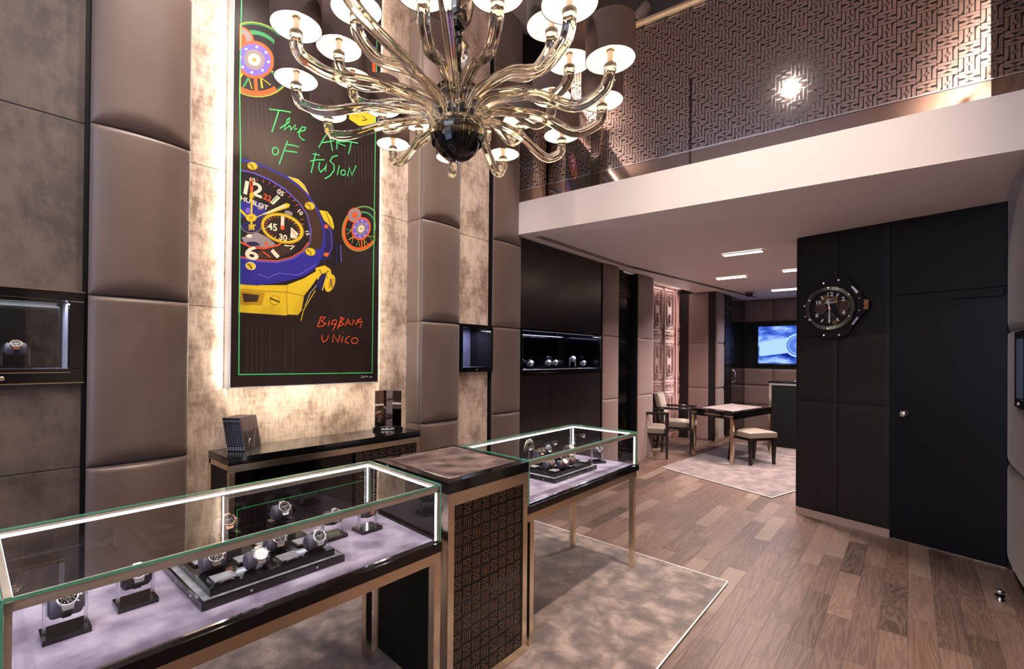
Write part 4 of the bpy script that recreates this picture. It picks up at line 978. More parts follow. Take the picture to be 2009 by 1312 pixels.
# ================================================================== glass showcases
SK = .085                                   # the pedestal stands a little askew
def sk(x, y): return x+SK*(y-1.445)
ZT, ZD = .97, .738
def showcase(x0, x1, y0, y1, sk0, sk1, label, legs, endL=True):
    t = thing('glass_showcase', label, 'display case', ((x0+x1)/2, (y0+y1)/2, 0))
    f0 = lambda y: x0+(SK*(y-y0) if sk0 else 0); f1 = lambda y: x1+(SK*(y-y0) if sk1 else 0)
    def slab(mb, a, b, c, d, z0, z1, mi=0):      # a,b inset in x ends; c,d inset in y
        mb.prism([(f0(y0+c)+a, y0+c, z0), (f1(y0+c)-b, y0+c, z0), (f1(y1-d)-b, y1-d, z0), (f0(y1-d)+a, y1-d, z0)], (0, 0, z1-z0), mi)
    q = MB(); slab(q, -.012, -.012 if not sk1 else .0, -.012, -.012, .697, .735); q.build('base_frame', 'black_lacquer', t)
    q = MB(); slab(q, .022, .022, .022, .022, .735, ZD); q.build('velvet_deck', 'velvet', t)
    q = MB()
    for c in (0, 1):
        ya = y0+.006 if c == 0 else y1-.016
        q.prism([(f0(ya)+.006, ya, .735), (f1(ya)-.006, ya, .735), (f1(ya)-.006, ya+.010, .735), (f0(ya)+.006, ya+.010, .735)], (0, 0, .006))
    for (fx, sgn) in ((f0, 1), (f1, -1)):
        q.prism([(fx(y0+.01)+sgn*.006, y0+.01, .735), (fx(y0+.01)+sgn*.016, y0+.01, .735), (fx(y1-.01)+sgn*.016, y1-.01, .735), (fx(y1-.01)+sgn*.006, y1-.01, .735)], (0, 0, .006))
    q.build('chrome_channel', 'chrome', t)
    # panes: front, back, two ends, lid; green cut edges
    g = MB(); e = MB(); th = .006
    def panef(p0, p1, n, z0, z1):
        p0, p1, n = Vector((*p0, 0)), Vector((*p1, 0)), Vector((*n, 0)); d = (p1-p0).normalized()
        a, b = p0+Vector((0, 0, z0)), p1+Vector((0, 0, z0)); h = Vector((0, 0, z1-z0))
        g.poly([a, b, b+h, a+h])
        k = .0028
        e.prism([a-n*k, a+d*k-n*k, a+d*k+h-n*k, a+h-n*k], n*2*k); e.prism([b-d*k-n*k, b-n*k, b+h-n*k, b-d*k+h-n*k], n*2*k)
    panef((f0(y0), y0), (f1(y0), y0), (0, 1), .736, ZT-.008); panef((f0(y1), y1), (f1(y1), y1), (0, 1), .736, ZT-.008)
    panef((f0(y0), y0), (f0(y1), y1), (1, 0), .736, ZT-.008); panef((f1(y0), y0), (f1(y1), y1), (1, 0), .736, ZT-.008)
    g.poly([(f0(y0), y0, ZT), (f1(y0), y0, ZT), (f1(y1), y1, ZT), (f0(y1), y1, ZT)])
    for p, r_ in (((f0(y0), y0), (f1(y0), y0)), ((f1(y0), y0), (f1(y1), y1)), ((f1(y1), y1), (f0(y1), y1)), ((f0(y1), y1), (f0(y0), y0))):
        a, b = Vector((*p, ZT)), Vector((*r_, ZT)); d = (b-a).normalized(); n = Vector((-d.y, d.x, 0))
        e.prism([a-n*.0015, b-n*.0015, b+n*.0005, a+n*.0005], (0, 0, -.0072))
    g.build('glass', 'pane_glass', t); e.build('glass_edges', 'glass_edge', t)
    # lamp rails under the lid and in the corners
    q = MB(); l = MB(); zt = ZT-.009
    def rail(p, r_, inn, under=False):
        a, b = Vector((*p, zt)), Vector((*r_, zt)); n = Vector((*inn, 0)); d = (b-a).normalized()
        wr = .030 if under and inn[1] else .018; q.prism([a+n*.004, b+n*.004, b+n*wr, a+n*wr], (0, 0, -.023 if under else -.015))
        if under:
            s_ = a+n*(wr+.0002)+d*.02+Vector((0, 0, -.0145)); e_ = b+n*(wr+.0002)-d*.02+Vector((0, 0, -.0145)); l.prism([s_, e_, e_+n*.002, s_+n*.002], (0, 0, .007)); return
        s_ = a+n*.0165+d*.012+Vector((0, 0, -.0132)); e_ = b+n*.0165-d*.012+Vector((0, 0, -.0132))
        l.prism([s_, e_, e_+n*.003-Vector((0, 0, .0)), s_+n*.003], (0, 0, .008))
    rail((f0(y0), y0), (f1(y0), y0), (0, 1), True); rail((f0(y1), y1), (f1(y1), y1), (0, -1))
    rail((f1(y0), y0), (f1(y1), y1), (-1, 0)); rail((f0(y0), y0), (f0(y1), y1), (1, 0), True)
    for (cx, cy, sx, sy) in ((f0(y0), y0, 1, 1), (f1(y0), y0, -1, 1), (f0(y1), y1, 1, -1), (f1(y1), y1, -1, -1)):
        q.obox((cx+sx*.004, cy+sy*.004, .738), (sx*.013, 0, 0), (0, sy*.013, 0), (0, 0, .215))
        if not (sx > 0 and sy > 0): l.obox((cx+sx*.0172, cy+sy*.007, .742), (sx*.002, 0, 0), (0, sy*.008, 0), (0, 0, .205))
    q.build('lamp_rail', 'led_profile', t); l.build('led_strip', 'led', t)
    # steel underframe
    q = MB(); slab(q, .0, .0, 0, 0, .660, .697)
    u = MB()
    u.bbox(x0, y0, .650, x1, y0+.035, .697, .0015); u.bbox(f0(y1), y1-.035, .650, f1(y1), y1, .697, .0015)
    u.build('top_rail', 'steel', t)
    for (lx, ly) in legs:
        MB().bbox(lx-.0175, ly-.0175, 0.0106, lx+.0175, ly+.0175, .652, .0015).build('leg', 'steel', t)
    return t
case1 = showcase(.065, 1.33, 1.445, 2.03, False, True, 'long lit glass showcase nearest the camera with purple velvet deck', ((1.318, 1.465), (1.36, 2.01), (.09, 1.465), (.09, 2.01)))
case2 = showcase(1.945, 3.235, 1.455, 1.985, True, False, 'lit glass showcase beyond the leather topped pedestal', ((3.21, 1.475), (3.21, 1.965), (1.985, 1.475), (2.02, 1.965)))

# pedestal between them
px0, px1, py0, py1 = 1.372, 1.925, 1.445, 2.035
pd = thing('display_pedestal', 'tall square pedestal with patterned bronze panel and mottled leather top', 'pedestal', ((px0+px1)/2, (py0+py1)/2, 0))
def PQ(a, c, z): return (sk(px0 if a < 0 else px1, py0 if c < 0 else py1)+(0), (py0 if c < 0 else py1), z)
def pslab(mb, i, z0, z1, mi=0):
    P_ = [(sk(px0+i, py0+i), py0+i), (sk(px1-i, py0+i), py0+i), (sk(px1-i, py1-i), py1-i), (sk(px0+i, py1-i), py1-i)]
    mb.prism([(x, y, z0) for x, y in P_], (0, 0, z1-z0), mi)
q = MB(); pslab(q, -.004, .918, .967); q.build('top_slab', 'black_lacquer', pd)
q = MB(); pslab(q, .045, .967, .9685); q.build('leather_inlay', 'pedestal_top', pd)
q = MB(); P_ = [(sk(px0+.044, py0+.044), py0+.044, .9687), (sk(px1-.044, py0+.044), py0+.044, .9687), (sk(px1-.044, py1-.044), py1-.044, .9687), (sk(px0+.044, py1-.044), py1-.044, .9687)]
q.tube(P_, .0012, 4, closed=True); q.build('inlay_border', 'steel', pd)
q = MB(); pslab(q, .014, .012, .90); q.build('body', 'matt_black', pd)
q = MB(); yf = py0
for a in ((px0, 0.012, px0+.036, .918), (px1-.036, .012, px1, .918), (px0+.036, .862, px1-.036, .918), (px0+.036, .012, px1-.036, .05)):
    q.bbox(a[0], yf-.002, a[1], a[2], yf+.03, a[3], .0012)
q.build('steel_frame', 'steel', pd)
for y in (py0+.03, py1-.03):
    q = MB(); q.obox((sk(px0, y)-.0015, y, .012), (.004, 0, 0), (SK*.03, .03, 0), (0, 0, .906)); q.build('side_post', 'steel', pd)
yp = yf+.010
q = MB().box(px0+.036, yp, .05, px1-.036, yp+.004, .862); q.build('dark_panel', 'smoke_black', pd)
q = MB(); pw, ph = (px1-px0-.072)/8, (.862-.05)/13.0
pattern(q, lambda a, b: Vector((px0+.036+a, yp, .05+b)), 8, 13, pw, ph, .0072, (0, -1, 0), .0015, 0, .08)
q.build('line_pattern', 'bronze_stroke', pd)

# ================================================================== console below the poster
cs = thing('console_table', 'black topped console under the poster with patterned end panel', 'console', (1.66, 2.95, 0))
kx0, kx1, ky0, ky1, kz = .99, 2.34, 2.785, 3.10, .93
MB().bbox(kx0-.004, ky0-.004, kz-.045, kx1+.004, ky1, kz, .002).build('top_slab', 'black_lacquer', cs)
q = MB(); q.bbox(kx0, ky0, kz-.085, kx1, ky0+.02, kz-.046, .0015)
q.bbox(kx0, ky0, 0.005, kx0+.03, ky0+.03, kz-.085, .0015); q.bbox(kx1-.03, ky0, .005, kx1, ky0+.03, kz-.085, .0015); q.bbox(kx0, ky1-.03, 0.005, kx0+.03, ky1, kz-.046, .0015)
q.bbox(kx0, ky0+.02, kz-.075, kx0+.012, ky1, kz-.046, .001); q.bbox(kx0, ky0+.03, .005, kx0+.012, ky1-.03, .04, .001)
q.build('steel_frame', 'steel', cs)
MB().box(kx0+.012, ky0+.035, .04, kx0+.018, ky1-.03, kz-.075).build('side_panel', 'leather_dark', cs)
q = MB(); q.box(kx0+.03, ky0+.05, .03, kx1-.03, ky1-.01, kz-.09); q.build('body', 'black_lacquer', cs)
q = MB(); q.box(1.80, ky0+.035, .03, kx1-.03, ky0+.052, kz-.088); q.build('patterned_door', 'smoke_black', cs)
q = MB(); pattern(q, lambda a, b: Vector((1.805+a, ky0+.035, .04+b)), 8, 13, .0625, .061, .0072, (0, -1, 0), .0012, 0, .04); q.build('line_pattern', 'bronze_stroke', cs)

# booklets leaning in a row
bc0 = Vector((1.117, 2.899, kz)); sdv = Vector((-.62, .78, 0)).normalized(); cdv = Vector((.78, .62, 0)).normalized()
NB = 7; TH = .0155
bwords = ['outermost booklet of the leaning row, its cover showing', 'second booklet of the leaning row, just behind the shown cover', 'third booklet of the leaning row counted from the shown cover', 'middle booklet of the leaning row of seven on the console',
          'fifth booklet of the leaning row counted from the shown cover', 'sixth booklet of the leaning row, next to the last one', 'last booklet of the leaning row, farthest from the shown cover']
lean = sdv*.035
for i in range(NB):
    o = bc0+sdv*(i*TH*1.0)
    bk = thing('booklet', bwords[i], 'book', tuple(o), 'dark booklets standing on the console')
    q = MB(); H_ = .195; CW = .175
    up_ = Vector((0, 0, H_))+lean
    q.obox(o+Vector((0, 0, .001)), cdv*CW, sdv*.002, up_, 0); q.obox(o+sdv*(TH-.0035)+Vector((0, 0, .001)), cdv*CW, sdv*.002, up_, 0)
    q.obox(o+Vector((0, 0, .001)), cdv*.0015, sdv*(TH-.0015), up_, 1)
    q.build('cover', ['book_cover', 'ink_blue'], bk)
    q = MB(); q.obox(o+cdv*.003+sdv*.002+Vector((0, 0, .003)), cdv*(CW-.006), sdv*(TH-.0055), up_*.97); q.build('pages', 'book_cover' if i else 'book_cover', bk)
    q = MB()
    for zz, w_ in ((.90, .5), (.06, .6), (.11, .35)):
        c_ = o+up_*zz+sdv*TH*.22-cdv*.0007
        q.obox(c_, sdv*TH*w_, up_.normalized()*.003, cdv*.0004)
    for k in range(9):
        c_ = o+up_*(.2+k*.07)+sdv*TH*.35-cdv*.0007; q.obox(c_, sdv*TH*.22, up_.normalized()*.002, cdv*.0004)
    q.build('spine_marks', 'paper' , bk)
    if i == 0:
        up2 = up_; q = MB(); nn = -sdv
        fc = lambda a, b: o+cdv*(a*CW)+up_*b+Vector((0, 0, .001))-sdv*.0006
        q.add([fc(.04, .02), fc(.96, .02), fc(.98, .62), (fc(.5, .56)), fc(.06, .60)], [(0, 1, 2, 3, 4)], 0)
        for r_ in (.34, .26): q.tube([fc(.45+r_*math.cos(math.radians(a)), .62+r_*.75*math.sin(math.radians(a))) for a in range(0, 181, 12)], .0009, 4, 1)
        q.tube([fc(.18, .60), fc(.3, .32), fc(.42, .08)], .003, 5, 1); q.tube([fc(.85, .60), fc(.66, .35), fc(.55, .05)], .003, 5, 1)
        q.tube([fc(.40+.14*math.cos(math.radians(a)), .12+.2*math.sin(math.radians(a))) for a in range(60, 250, 15)], .003, 5, 2)
        q.build('cover_picture', ['dark_line', 'leather', 'watch_steel'], bk)
# folded mirror stand with the name plinth
e0, e1 = Vector((2.085, 3.058-.03, kz)), Vector((2.262, 2.925-.03, kz))
ed = (e1-e0).normalized(); en = Vector((ed.y, -ed.x, 0));  en = en if en.y < 0 else -en
st = thing('display_stand', 'folded bronze display stand with a small name plinth on the console', 'display stand', tuple((e0+e1)/2))
L_ = (e1-e0).length
q = MB(); q.prism([e0, e1, e1-en*.045, e0-en*.045], (0, 0, .022)); q.build('plinth', 'black_lacquer', st)
q = MB(); text_mb(q, 'HUBLOT', .020, (e0+e1)/2+Vector((0, 0, .011)), ed, (0, 0, 1), en, 0, .0008, sx=1.25, bold=.0006); q.build('lettering', 'white_mark', st)
q = MB(); b0 = e0-en*.03+ed*.012; b2 = e1-en*.03-ed*.01; b1 = b0.lerp(b2, .42)-en*.05; b15 = b0.lerp(b2, .66)-en*.0
hz = Vector((0, 0, .30))
for a, b in ((b0, b1), (b1, b15), (b15, b2)): q.prism([a+Vector((0, 0, .022)), b+Vector((0, 0, .022)), b+hz, a+hz], -en*.003)
q.build('folded_mirror', 'bronze_mirror', st)

# ================================================================== watches, pillows, stands, trays
CASEM = dict(steel='watch_steel', gold='rose_gold', dia='diamond', black='matt_black')
def rbasis(tilt, yaw):
    """watch frame: X along the pillow axis, face normal leaning back by tilt from vertical"""
    return Matrix.Rotation(math.radians(yaw), 4, 'Z')
def make_watch(c, yaw=0, tilt=48, case='steel', dial='dial_black', strap='strap_black', label='', group=None, r=.021, pr=.0245, marks=True, mark='white_mark'):
    """c: pillow centre; strap loops round a pillow of radius pr; the face leans towards the viewer"""
    t = thing('wristwatch', label, 'watch', tuple(c), group)
    M = Matrix.Translation(Vector(c)) @ Matrix.Rotation(math.radians(yaw), 4, 'Z')
    X = (M.to_3x3() @ Vector((1, 0, 0)))
    a = math.radians(tilt); n = M.to_3x3() @ Vector((0, -math.sin(a), math.cos(a))); v = M.to_3x3() @ Vector((0, math.cos(a), math.sin(a)))
    C_ = Vector(c)
    cm = CASEM[case]
    fc = C_+n*(pr+.003)
    q = MB(); q.lathe([(r*.80, -.002), (r*.98, .001), (r*.98, .0065), (r*.9, .0085)], fc, n, 28)
    for s_ in (-1, 1):       # lugs
        p = fc+v*(s_*r*.80)-n*.001
        q.prism([p-X*r*.60, p+X*r*.60, p+X*r*.46+v*s_*r*.50-n*.005, p-X*r*.46+v*s_*r*.50-n*.005], n*.005)
    q.build('case', cm, t)
    q = MB(); q.lathe([(r*.98, .0075), (r*.95, .0103), (r*.83, .0110), (r*.80, .009)], fc, n, 32, cap=False)
    for k in range(6):
        th = math.radians(60*k+30); p = fc+(X*math.cos(th)+v*math.sin(th))*(r*.89); q.lathe([(.0012, .0105), (.001, .0115), (.0001, .0116)], p, n, 6)
    q.build('bezel', 'diamond' if case == 'dia' else cm, t)
    q = MB(); q.lathe([(r*.81, .0088), (.0002, .0090)], fc, n, 28, cap=False); q.build('dial', dial, t)
    q = MB()
    for k in range(12):
        th = math.radians(30*k); d = X*math.sin(th)+v*math.cos(th); d2 = n.cross(d)
        p = fc+d*(r*.54)+n*.0093; w_ = .0006 if k % 3 else .0010
        q.add([p-d2*w_, p+d2*w_, p+d2*w_+d*r*.13, p-d2*w_+d*r*.13], [(0, 1, 2, 3)])
    for th, ln, w_ in ((-55, .38, .0008), (55, .5, .0006)):
        d = X*math.sin(math.radians(th))+v*math.cos(math.radians(th)); d2 = n.cross(d); p = fc+n*.0096
        q.add([p-d2*w_, p+d2*w_, p+d2*w_*.6+d*r*ln, p-d2*w_*.6+d*r*ln], [(0, 1, 2, 3)])
    for dx, dy in ((.3, 0), (-.3, 0), (0, -.3)):
        p = fc+X*(r*dx)+v*(r*dy)+n*.0092
        vs = [p+(X*math.cos(2*PI*i/14)+v*math.sin(2*PI*i/14))*(r*rr) for rr in (.17, .145) for i in range(14)]
        q.add(vs, [(i, (i+1) % 14, 14+(i+1) % 14, 14+i) for i in range(14)])
    q.build('hands_and_marks', mark if dial != 'dial_white' else 'watch_steel', t)
    q = MB(); q.cyl(fc+X*(r*.95)+n*.004, fc+X*(r*1.28)+n*.004, .0028, 10)
    for k in (-1, 1):
        d = (X*.80+v*k*.6); q.cyl(fc+d*(r*.95)+n*.004, fc+d*(r*1.18)+n*.004, .002, 8)
    q.build('crown', cm, t)
    # strap ring round the pillow, open behind the case
    q = MB(); hw = .0098; seg = 26; rin, rout = pr+.0004, pr+.0035
    vs = []
    for i in range(seg+1):
        th = math.radians(38+284*i/seg); d = n*math.cos(th)+v*math.sin(th)
        ww = hw*(1-.18*math.sin(PI*i/seg))
        for rr, sx in ((rin, -1), (rin, 1), (rout, 1), (rout, -1)): vs.append(C_+d*rr+X*(sx*ww))
    q.add(vs, [(4*i+k, 4*i+(k+1) % 4, 4*i+4+(k+1) % 4, 4*i+4+k) for i in range(seg) for k in range(4)], 0, False)
    q.build('strap', strap, t)
    return t
def make_pillow(c, yaw=0, pr=.0245, hw=.032, mat='pillow_leather', label='', group=None):
    t = MB(); X = Matrix.Rotation(math.radians(yaw), 3, 'Z') @ Vector((1, 0, 0)); C_ = Vector(c)
    t.lathe([(.001, -hw), (pr*.62, -hw+.0005), (pr*.90, -hw+.004), (pr, -hw+.009), (pr, hw-.009), (pr*.90, hw-.004), (pr*.62, hw-.0005), (.001, hw)], C_, X, 26)
    t.lathe([(pr*.70, hw+.0003), (pr*.64, hw+.0012), (pr*.58, hw+.0003)], C_, X, 22, cap=False); t.lathe([(pr*.70, -hw-.0003), (pr*.64, -hw-.0012), (pr*.58, -hw-.0003)], C_, X, 22, cap=False)
    o = t.build('watch_pillow', mat, origin=tuple(C_)); tag(o, label, 'cushion', group); return o
def make_stand(x, y, z0, h, yaw=0, label='', bw=.10, bd=.085, group=None, hw=.04):
    """black foot with two clear uprights"""
    t = thing('watch_stand', label, 'stand', (x, y, z0), group)
    R_ = Matrix.Rotation(math.radians(yaw), 3, 'Z'); X, Y = R_ @ Vector((1, 0, 0)), R_ @ Vector((0, 1, 0)); o = Vector((x, y, z0))
    MBx = MB(); MBx.obox(o-X*bw/2-Y*bd/2+Vector((0, 0, .0005)), X*bw, Y*bd, (0, 0, .014)); MBx.build('foot', 'black_lacquer', t)
    for s_ in (-1, 1):
        q = MB(); q.obox(o+X*(s_*(hw+.003)-.003)-Y*.009+Vector((0, 0, .0145)), X*.006, Y*.018, (0, 0, h)); q.build('upright', 'acrylic', t)
    return t
GW1, GP1 = 'watches in the nearest showcase', 'watch pillows in the nearest showcase'
def standing(x, y, z, h, yaw, wl_, pl_, sl_, pr=.0285, tilt=58, mat='pillow_leather', **k):
    make_stand(x, y, z, h+.012, yaw, sl_)
    c = (x, y, z+.0145+h)
    make_pillow(c, yaw, pr, .0365, mat, pl_); make_watch(c, yaw, tilt, label=wl_, pr=pr, r=k.pop('r', .022), **k)
ZDK = ZD
standing(.199, 1.712, ZDK, .068, 0, 'diamond bezel watch on the grey pillow nearest the camera', 'grey pillow of the diamond bezel watch nearest the camera', 'clear stand nearest the camera in the near showcase', pr=.034, case='dia', r=.0235, mat='pillow_leather', tilt=52)
standing(.365, 1.762, ZDK, .068, 0, 'steel watch with dark strap between the nearest stand and the tray', 'dark pillow between the nearest stand and the big tray', 'clear stand between the nearest stand and the big watch tray', pr=.033, case='dia', mat='pillow_black', tilt=55)
standing(1.043, 1.80, ZDK, .070, 0, 'steel watch on the clear stand just past the big tray', 'pillow on the clear stand just past the big tray', 'clear stand just past the big watch tray', case='dia', mat='pillow_leather')
standing(1.192, 1.765, ZDK, .072, 0, 'rose gold watch on the stand nearest the pedestal', 'pillow of the rose gold watch nearest the pedestal', 'clear stand nearest the pedestal in the near showcase', case='gold', mat='pillow_leather')

def tray(x0, x1, y0, y1, z, label, ux0, ux1, uy0, uy1, cols, rows, fill, gpads):
    t = thing('watch_tray', label, 'tray', ((x0+x1)/2, (y0+y1)/2, z))
    q = MB().bbox(x0, y0, z+.0005, x1, y1, z+.026, .0015); q.build('lower_tier', 'black_lacquer', t)
    MB().box(x0+.008, y0+.008, z+.026, x1-.008, y1-.008, z+.0275).build('velvet_rim', 'velvet_grey', t)
    q = MB().bbox(ux0, uy0, z+.0275, ux1, uy1, z+.052, .0015); q.build('upper_tier', 'black_lacquer', t)
    q = MB()
    for xx in (x0+.3*(x1-x0), x0+.77*(x1-x0)): q.lathe([(.004, 0), (.004, .0015), (.001, .002)], (xx, y0, z+.013), (0, -1, 0), 12)
    for yy in (y0+.25*(y1-y0), y0+.6*(y1-y0)): q.lathe([(.004, 0), (.004, .0015), (.001, .002)], (x0, yy, z+.013), (-1, 0, 0), 12)
    q.build('stud', 'chrome', t)
    cw_, rh_ = (ux1-ux0)/cols, (uy1-uy0)/rows; C_ = {}
    for c in range(cols):
        for r_ in range(rows):
            cx, cy = ux0+(c+.5)*cw_, uy0+(r_+.5)*rh_; C_[(c, r_)] = (cx, cy)
            if (c+r_) % 2 == 0:
                zt = z+.052
                MB().bbox(cx-cw_*.36, cy-rh_*.40, zt, cx+cw_*.36, cy+rh_*.34, zt+.006, .001).build('pad_holder', 'black_lacquer', t)
                MB().bbox(cx-cw_*.31, cy-rh_*.34, zt+.006, cx+cw_*.31, cy+rh_*.28, zt+.009, .001).build('pad', 'velvet_grey', t)
                w_ = MB(); w_.tube([(cx-cw_*.2, cy-rh_*.41, zt+.004), (cx-cw_*.1, cy-rh_*.42, zt+.009), (cx+cw_*.1, cy-rh_*.42, zt+.009), (cx+cw_*.2, cy-rh_*.41, zt+.004)], .0012, 5); w_.build('pull_tab', 'chrome', t)
    return C_
c1 = tray(.482, .955, 1.556, 1.965, ZDK, 'two tier black watch tray in the middle of the near showcase', .510, .925, 1.575, 1.945, 4, 4, None, '')
ZP = ZDK+.052+.030
W1 = {(1, 0): ('white watch with a white strap in the front of the big tray', dict(case='steel', dial='dial_white', strap='strap_white', mark='watch_steel')),
      (3, 0): ('steel watch with dark round subdials at the front corner of the big tray', dict(case='dia', dial='dial_black', strap='strap_brown')),
      (0, 1): ('steel watch with patterned strap behind the empty front pad of the big tray', dict(case='steel', dial='dial_black', strap='strap_black')),
      (2, 1): ('steel watch with open dial between two empty pads of the big tray', dict(case='steel', dial='dial_black', strap='strap_black')),
      (1, 3): ('rose gold watch with black dial in the back row of the big tray', dict(case='gold', dial='dial_black', strap='strap_black')),
      (3, 3): ('steel skeleton watch in the back row of the big tray', dict(case='steel', dial='dial_black', strap='strap_black'))}
PX1 = {(1, 0): (497, 1103), (3, 0): (612, 1068), (0, 1): (413, 1100), (2, 1): (538, 1063), (1, 3): (459, 1033), (3, 3): (565, 1007)}
for k, (lb, kw) in W1.items():
    x, y = c1[k]; zp = ZP+(.045 if k[1] == 3 else 0)
    if k[1] == 3:
        blk = MB().bbox(x-.045, y-.032, ZDK+.0525, x+.045, y+.032, ZDK+.0965, .0015); tag(blk.build('riser_block', 'black_lacquer', origin=(x, y, ZDK+.0525)), 'black block raising the '+lb.split(' in the')[0], 'stand')
    make_pillow((x, y, zp), 0, .0285, .037, 'pillow_leather', 'padded pillow under the '+lb.split(' in the')[0].split(' at the')[0].split(' behind')[0].split(' between')[0])
    make_watch((x, y, zp), 0, 50, label=lb, r=.0235, pr=.0285, **kw)

c2 = tray(2.388, 2.90, 1.588, 1.93, ZDK, 'two tier black watch tray in the far showcase', 2.42, 2.865, 1.61, 1.915, 5, 4, None, '')
W2 = [((2.485, 1.70, 0), 'rose gold watch at the pedestal end of the far tray', dict(case='gold', strap='strap_black')),
      ((2.555, 1.645, 0), 'pale dial watch at the front edge of the far tray', dict(case='gold', dial='dial_white', strap='strap_black')),
      ((2.66, 1.655, 0), 'rose gold watch with brown strap at the front of the far tray', dict(case='gold', strap='strap_brown')),
      ((2.765, 1.74, 0), 'white gold watch halfway back on the far tray', dict(case='steel', dial='dial_white', strap='strap_brown')),
      ((2.60, 1.86, .03), 'rose gold watch with open dial at the back of the far tray', dict(case='gold', strap='strap_black')),
      ((2.71, 1.875, .03), 'steel watch with black strap at the back of the far tray', dict(case='steel', strap='strap_black'))]
for (x, y, dz), lb, kw in W2:
    if dz:
        tag(MB().bbox(x-.04, y-.03, ZDK+.0615 if False else ZDK+.0525, x+.04, y+.03, ZDK+.0525+dz, .0015).build('riser_block', 'black_lacquer', origin=(x, y, ZDK+.05)), 'black block raising the '+lb.split(' of the')[0], 'stand')
    make_pillow((x, y, ZP+dz+.0), -14, .0265, .034, 'pillow_leather', 'pillow of the '+lb); make_watch((x, y, ZP+dz), -14, 48, label=lb, pr=.0265, r=.021, **kw)
standing(3.085, 1.69, ZDK, .075, -30, 'steel watch on the stand at the open end of the far showcase', 'pillow on the stand at the open end of the far showcase', 'clear stand at the open end of the far showcase', case='dia')
standing(2.985, 1.86, ZDK, .075, -30, 'silver watch on the stand behind the far tray', 'pillow on the stand behind the far tray', 'clear stand behind the far watch tray', case='steel', dial='dial_white')
# empty curved display cuff at the back
q = MB(); q.tube([(2.62+.045*math.cos(math.radians(a)), 1.955, ZDK+.13+.05*math.sin(math.radians(a))) for a in range(-20, 200, 12)], .010, 8, flat=(1.6, .4))
q.cyl((2.62, 1.955, ZDK+.001), (2.62, 1.955, ZDK+.135), .006, 10); q.cyl((2.62, 1.955, ZDK+.0005), (2.62, 1.955, ZDK+.010), .02, 20)
tag(q.build('display_cuff', 'steel', origin=(2.62, 1.955, ZDK)), 'curved metal display cuff at the back of the far showcase', 'stand')

# ---- wall niches
n1 = thing('wall_display_niche', 'lit black display box in the dark cloth wall with a gold watch', 'display case', (.1, 3.0, 1.36))
q = MB()
for a in ((-.30, 1.358, .40, 1.425), (-.30, 1.745, .40, 1.788), (.345, 1.425, .40, 1.745), (-.30, 1.425, -.26, 1.745)): q.bbox(a[0], 2.965, a[1], a[2], 3.02, a[3], .003)
q.build('frame', 'black_lacquer', n1)
q = MB(); q.box(-.26, 3.21, 1.415, .345, 3.22, 1.75, 0); q.box(-.26, 3.02, 1.415, .345, 3.21, 1.424, 1); q.box(.346, 3.02, 1.42, .356, 3.21, 1.75, 1); q.box(-.26, 3.02, 1.756, .345, 3.21, 1.765, 0); q.box(-.27, 3.02, 1.42, -.26, 3.21, 1.75, 0)
q.build('lining', ['smoke_black', 'niche_velvet'], n1)
for z in (1.358, 1.408, 1.789): MB().box(-.30, 2.961, z-.0018, .40 if z != 1.408 else .35, 2.966, z+.0018).build('trim_strip', 'steel', n1)
MB().box(-.25, 3.022, 1.7475, .34, 3.040, 1.752).build('led_strip', 'led', n1)
MB().box(-.26, 2.985, 1.425, .345, 2.988, 1.745).build('glass', 'pane_glass', n1)
q = MB(); q.lathe([(.010, 0), (.010, .004), (.006, .005)], (.124, 2.965, 1.384), (0, -1, 0), 18); q.build('lock', 'steel', n1)
make_stand(.175, 3.12, 1.424, .083, 0, 'clear stand with the gold watch in the lit niche of the dark cloth wall', .105, .07, hw=.043)
make_pillow((.175, 3.12, 1.424+.0145+.078), 0, .0285, .038, 'pillow_leather', 'grey pillow inside the lit niche of the dark cloth wall')
make_watch((.175, 3.12, 1.424+.0145+.078), 0, 52, 'gold', 'dial_black', 'strap_black', 'gold watch in the lit niche of the dark cloth wall', pr=.0285)
area('niche_fill', (.1, 3.08, 1.738), (0, 0, 0), .5, .04, 1.2, (.85, .88, 1)); area('niche_fill', (3.13, 3.08, 1.745), (0, 0, 0), .3, .04, 1.6, (.85, .88, 1))  # small fill lamps added to brighten both niches
n2 = thing('wall_display_niche', 'small lit black display box between two padded wall columns', 'display case', (3.12, 2.97, 1.36))
q = MB()
for a in ((2.91, 1.358, 3.345, 1.40), (2.91, 1.755, 3.345, 1.788), (2.91, 1.40, 2.945, 1.755), (3.315, 1.40, 3.345, 1.755)): q.bbox(a[0], 2.93, a[1], a[2], 3.0, a[3], .003)
q.build('frame', 'black_lacquer', n2)
q = MB(); q.box(2.94, 3.20, 1.395, 3.32, 3.21, 1.76, 1); q.box(2.94, 3.0, 1.39, 3.32, 3.20, 1.40, 1); q.box(3.315, 3.0, 1.40, 3.325, 3.20, 1.76, 0); q.box(2.935, 3.0, 1.40, 2.945, 3.20, 1.76, 0); q.box(2.94, 3.0, 1.766, 3.32, 3.20, 1.775, 0)
q.build('lining', ['smoke_black', 'niche_velvet'], n2)
MB().box(2.95, 3.003, 1.758, 3.31, 3.025, 1.763).build('led_strip', 'led', n2); MB().box(2.945, 2.955, 1.40, 3.315, 2.958, 1.755).build('glass', 'pane_glass', n2)
MB().lathe([(.008, 0), (.008, .004), (.005, .005)], (3.125, 2.93, 1.378), (0, -1, 0), 14).build('lock', 'steel', n2)
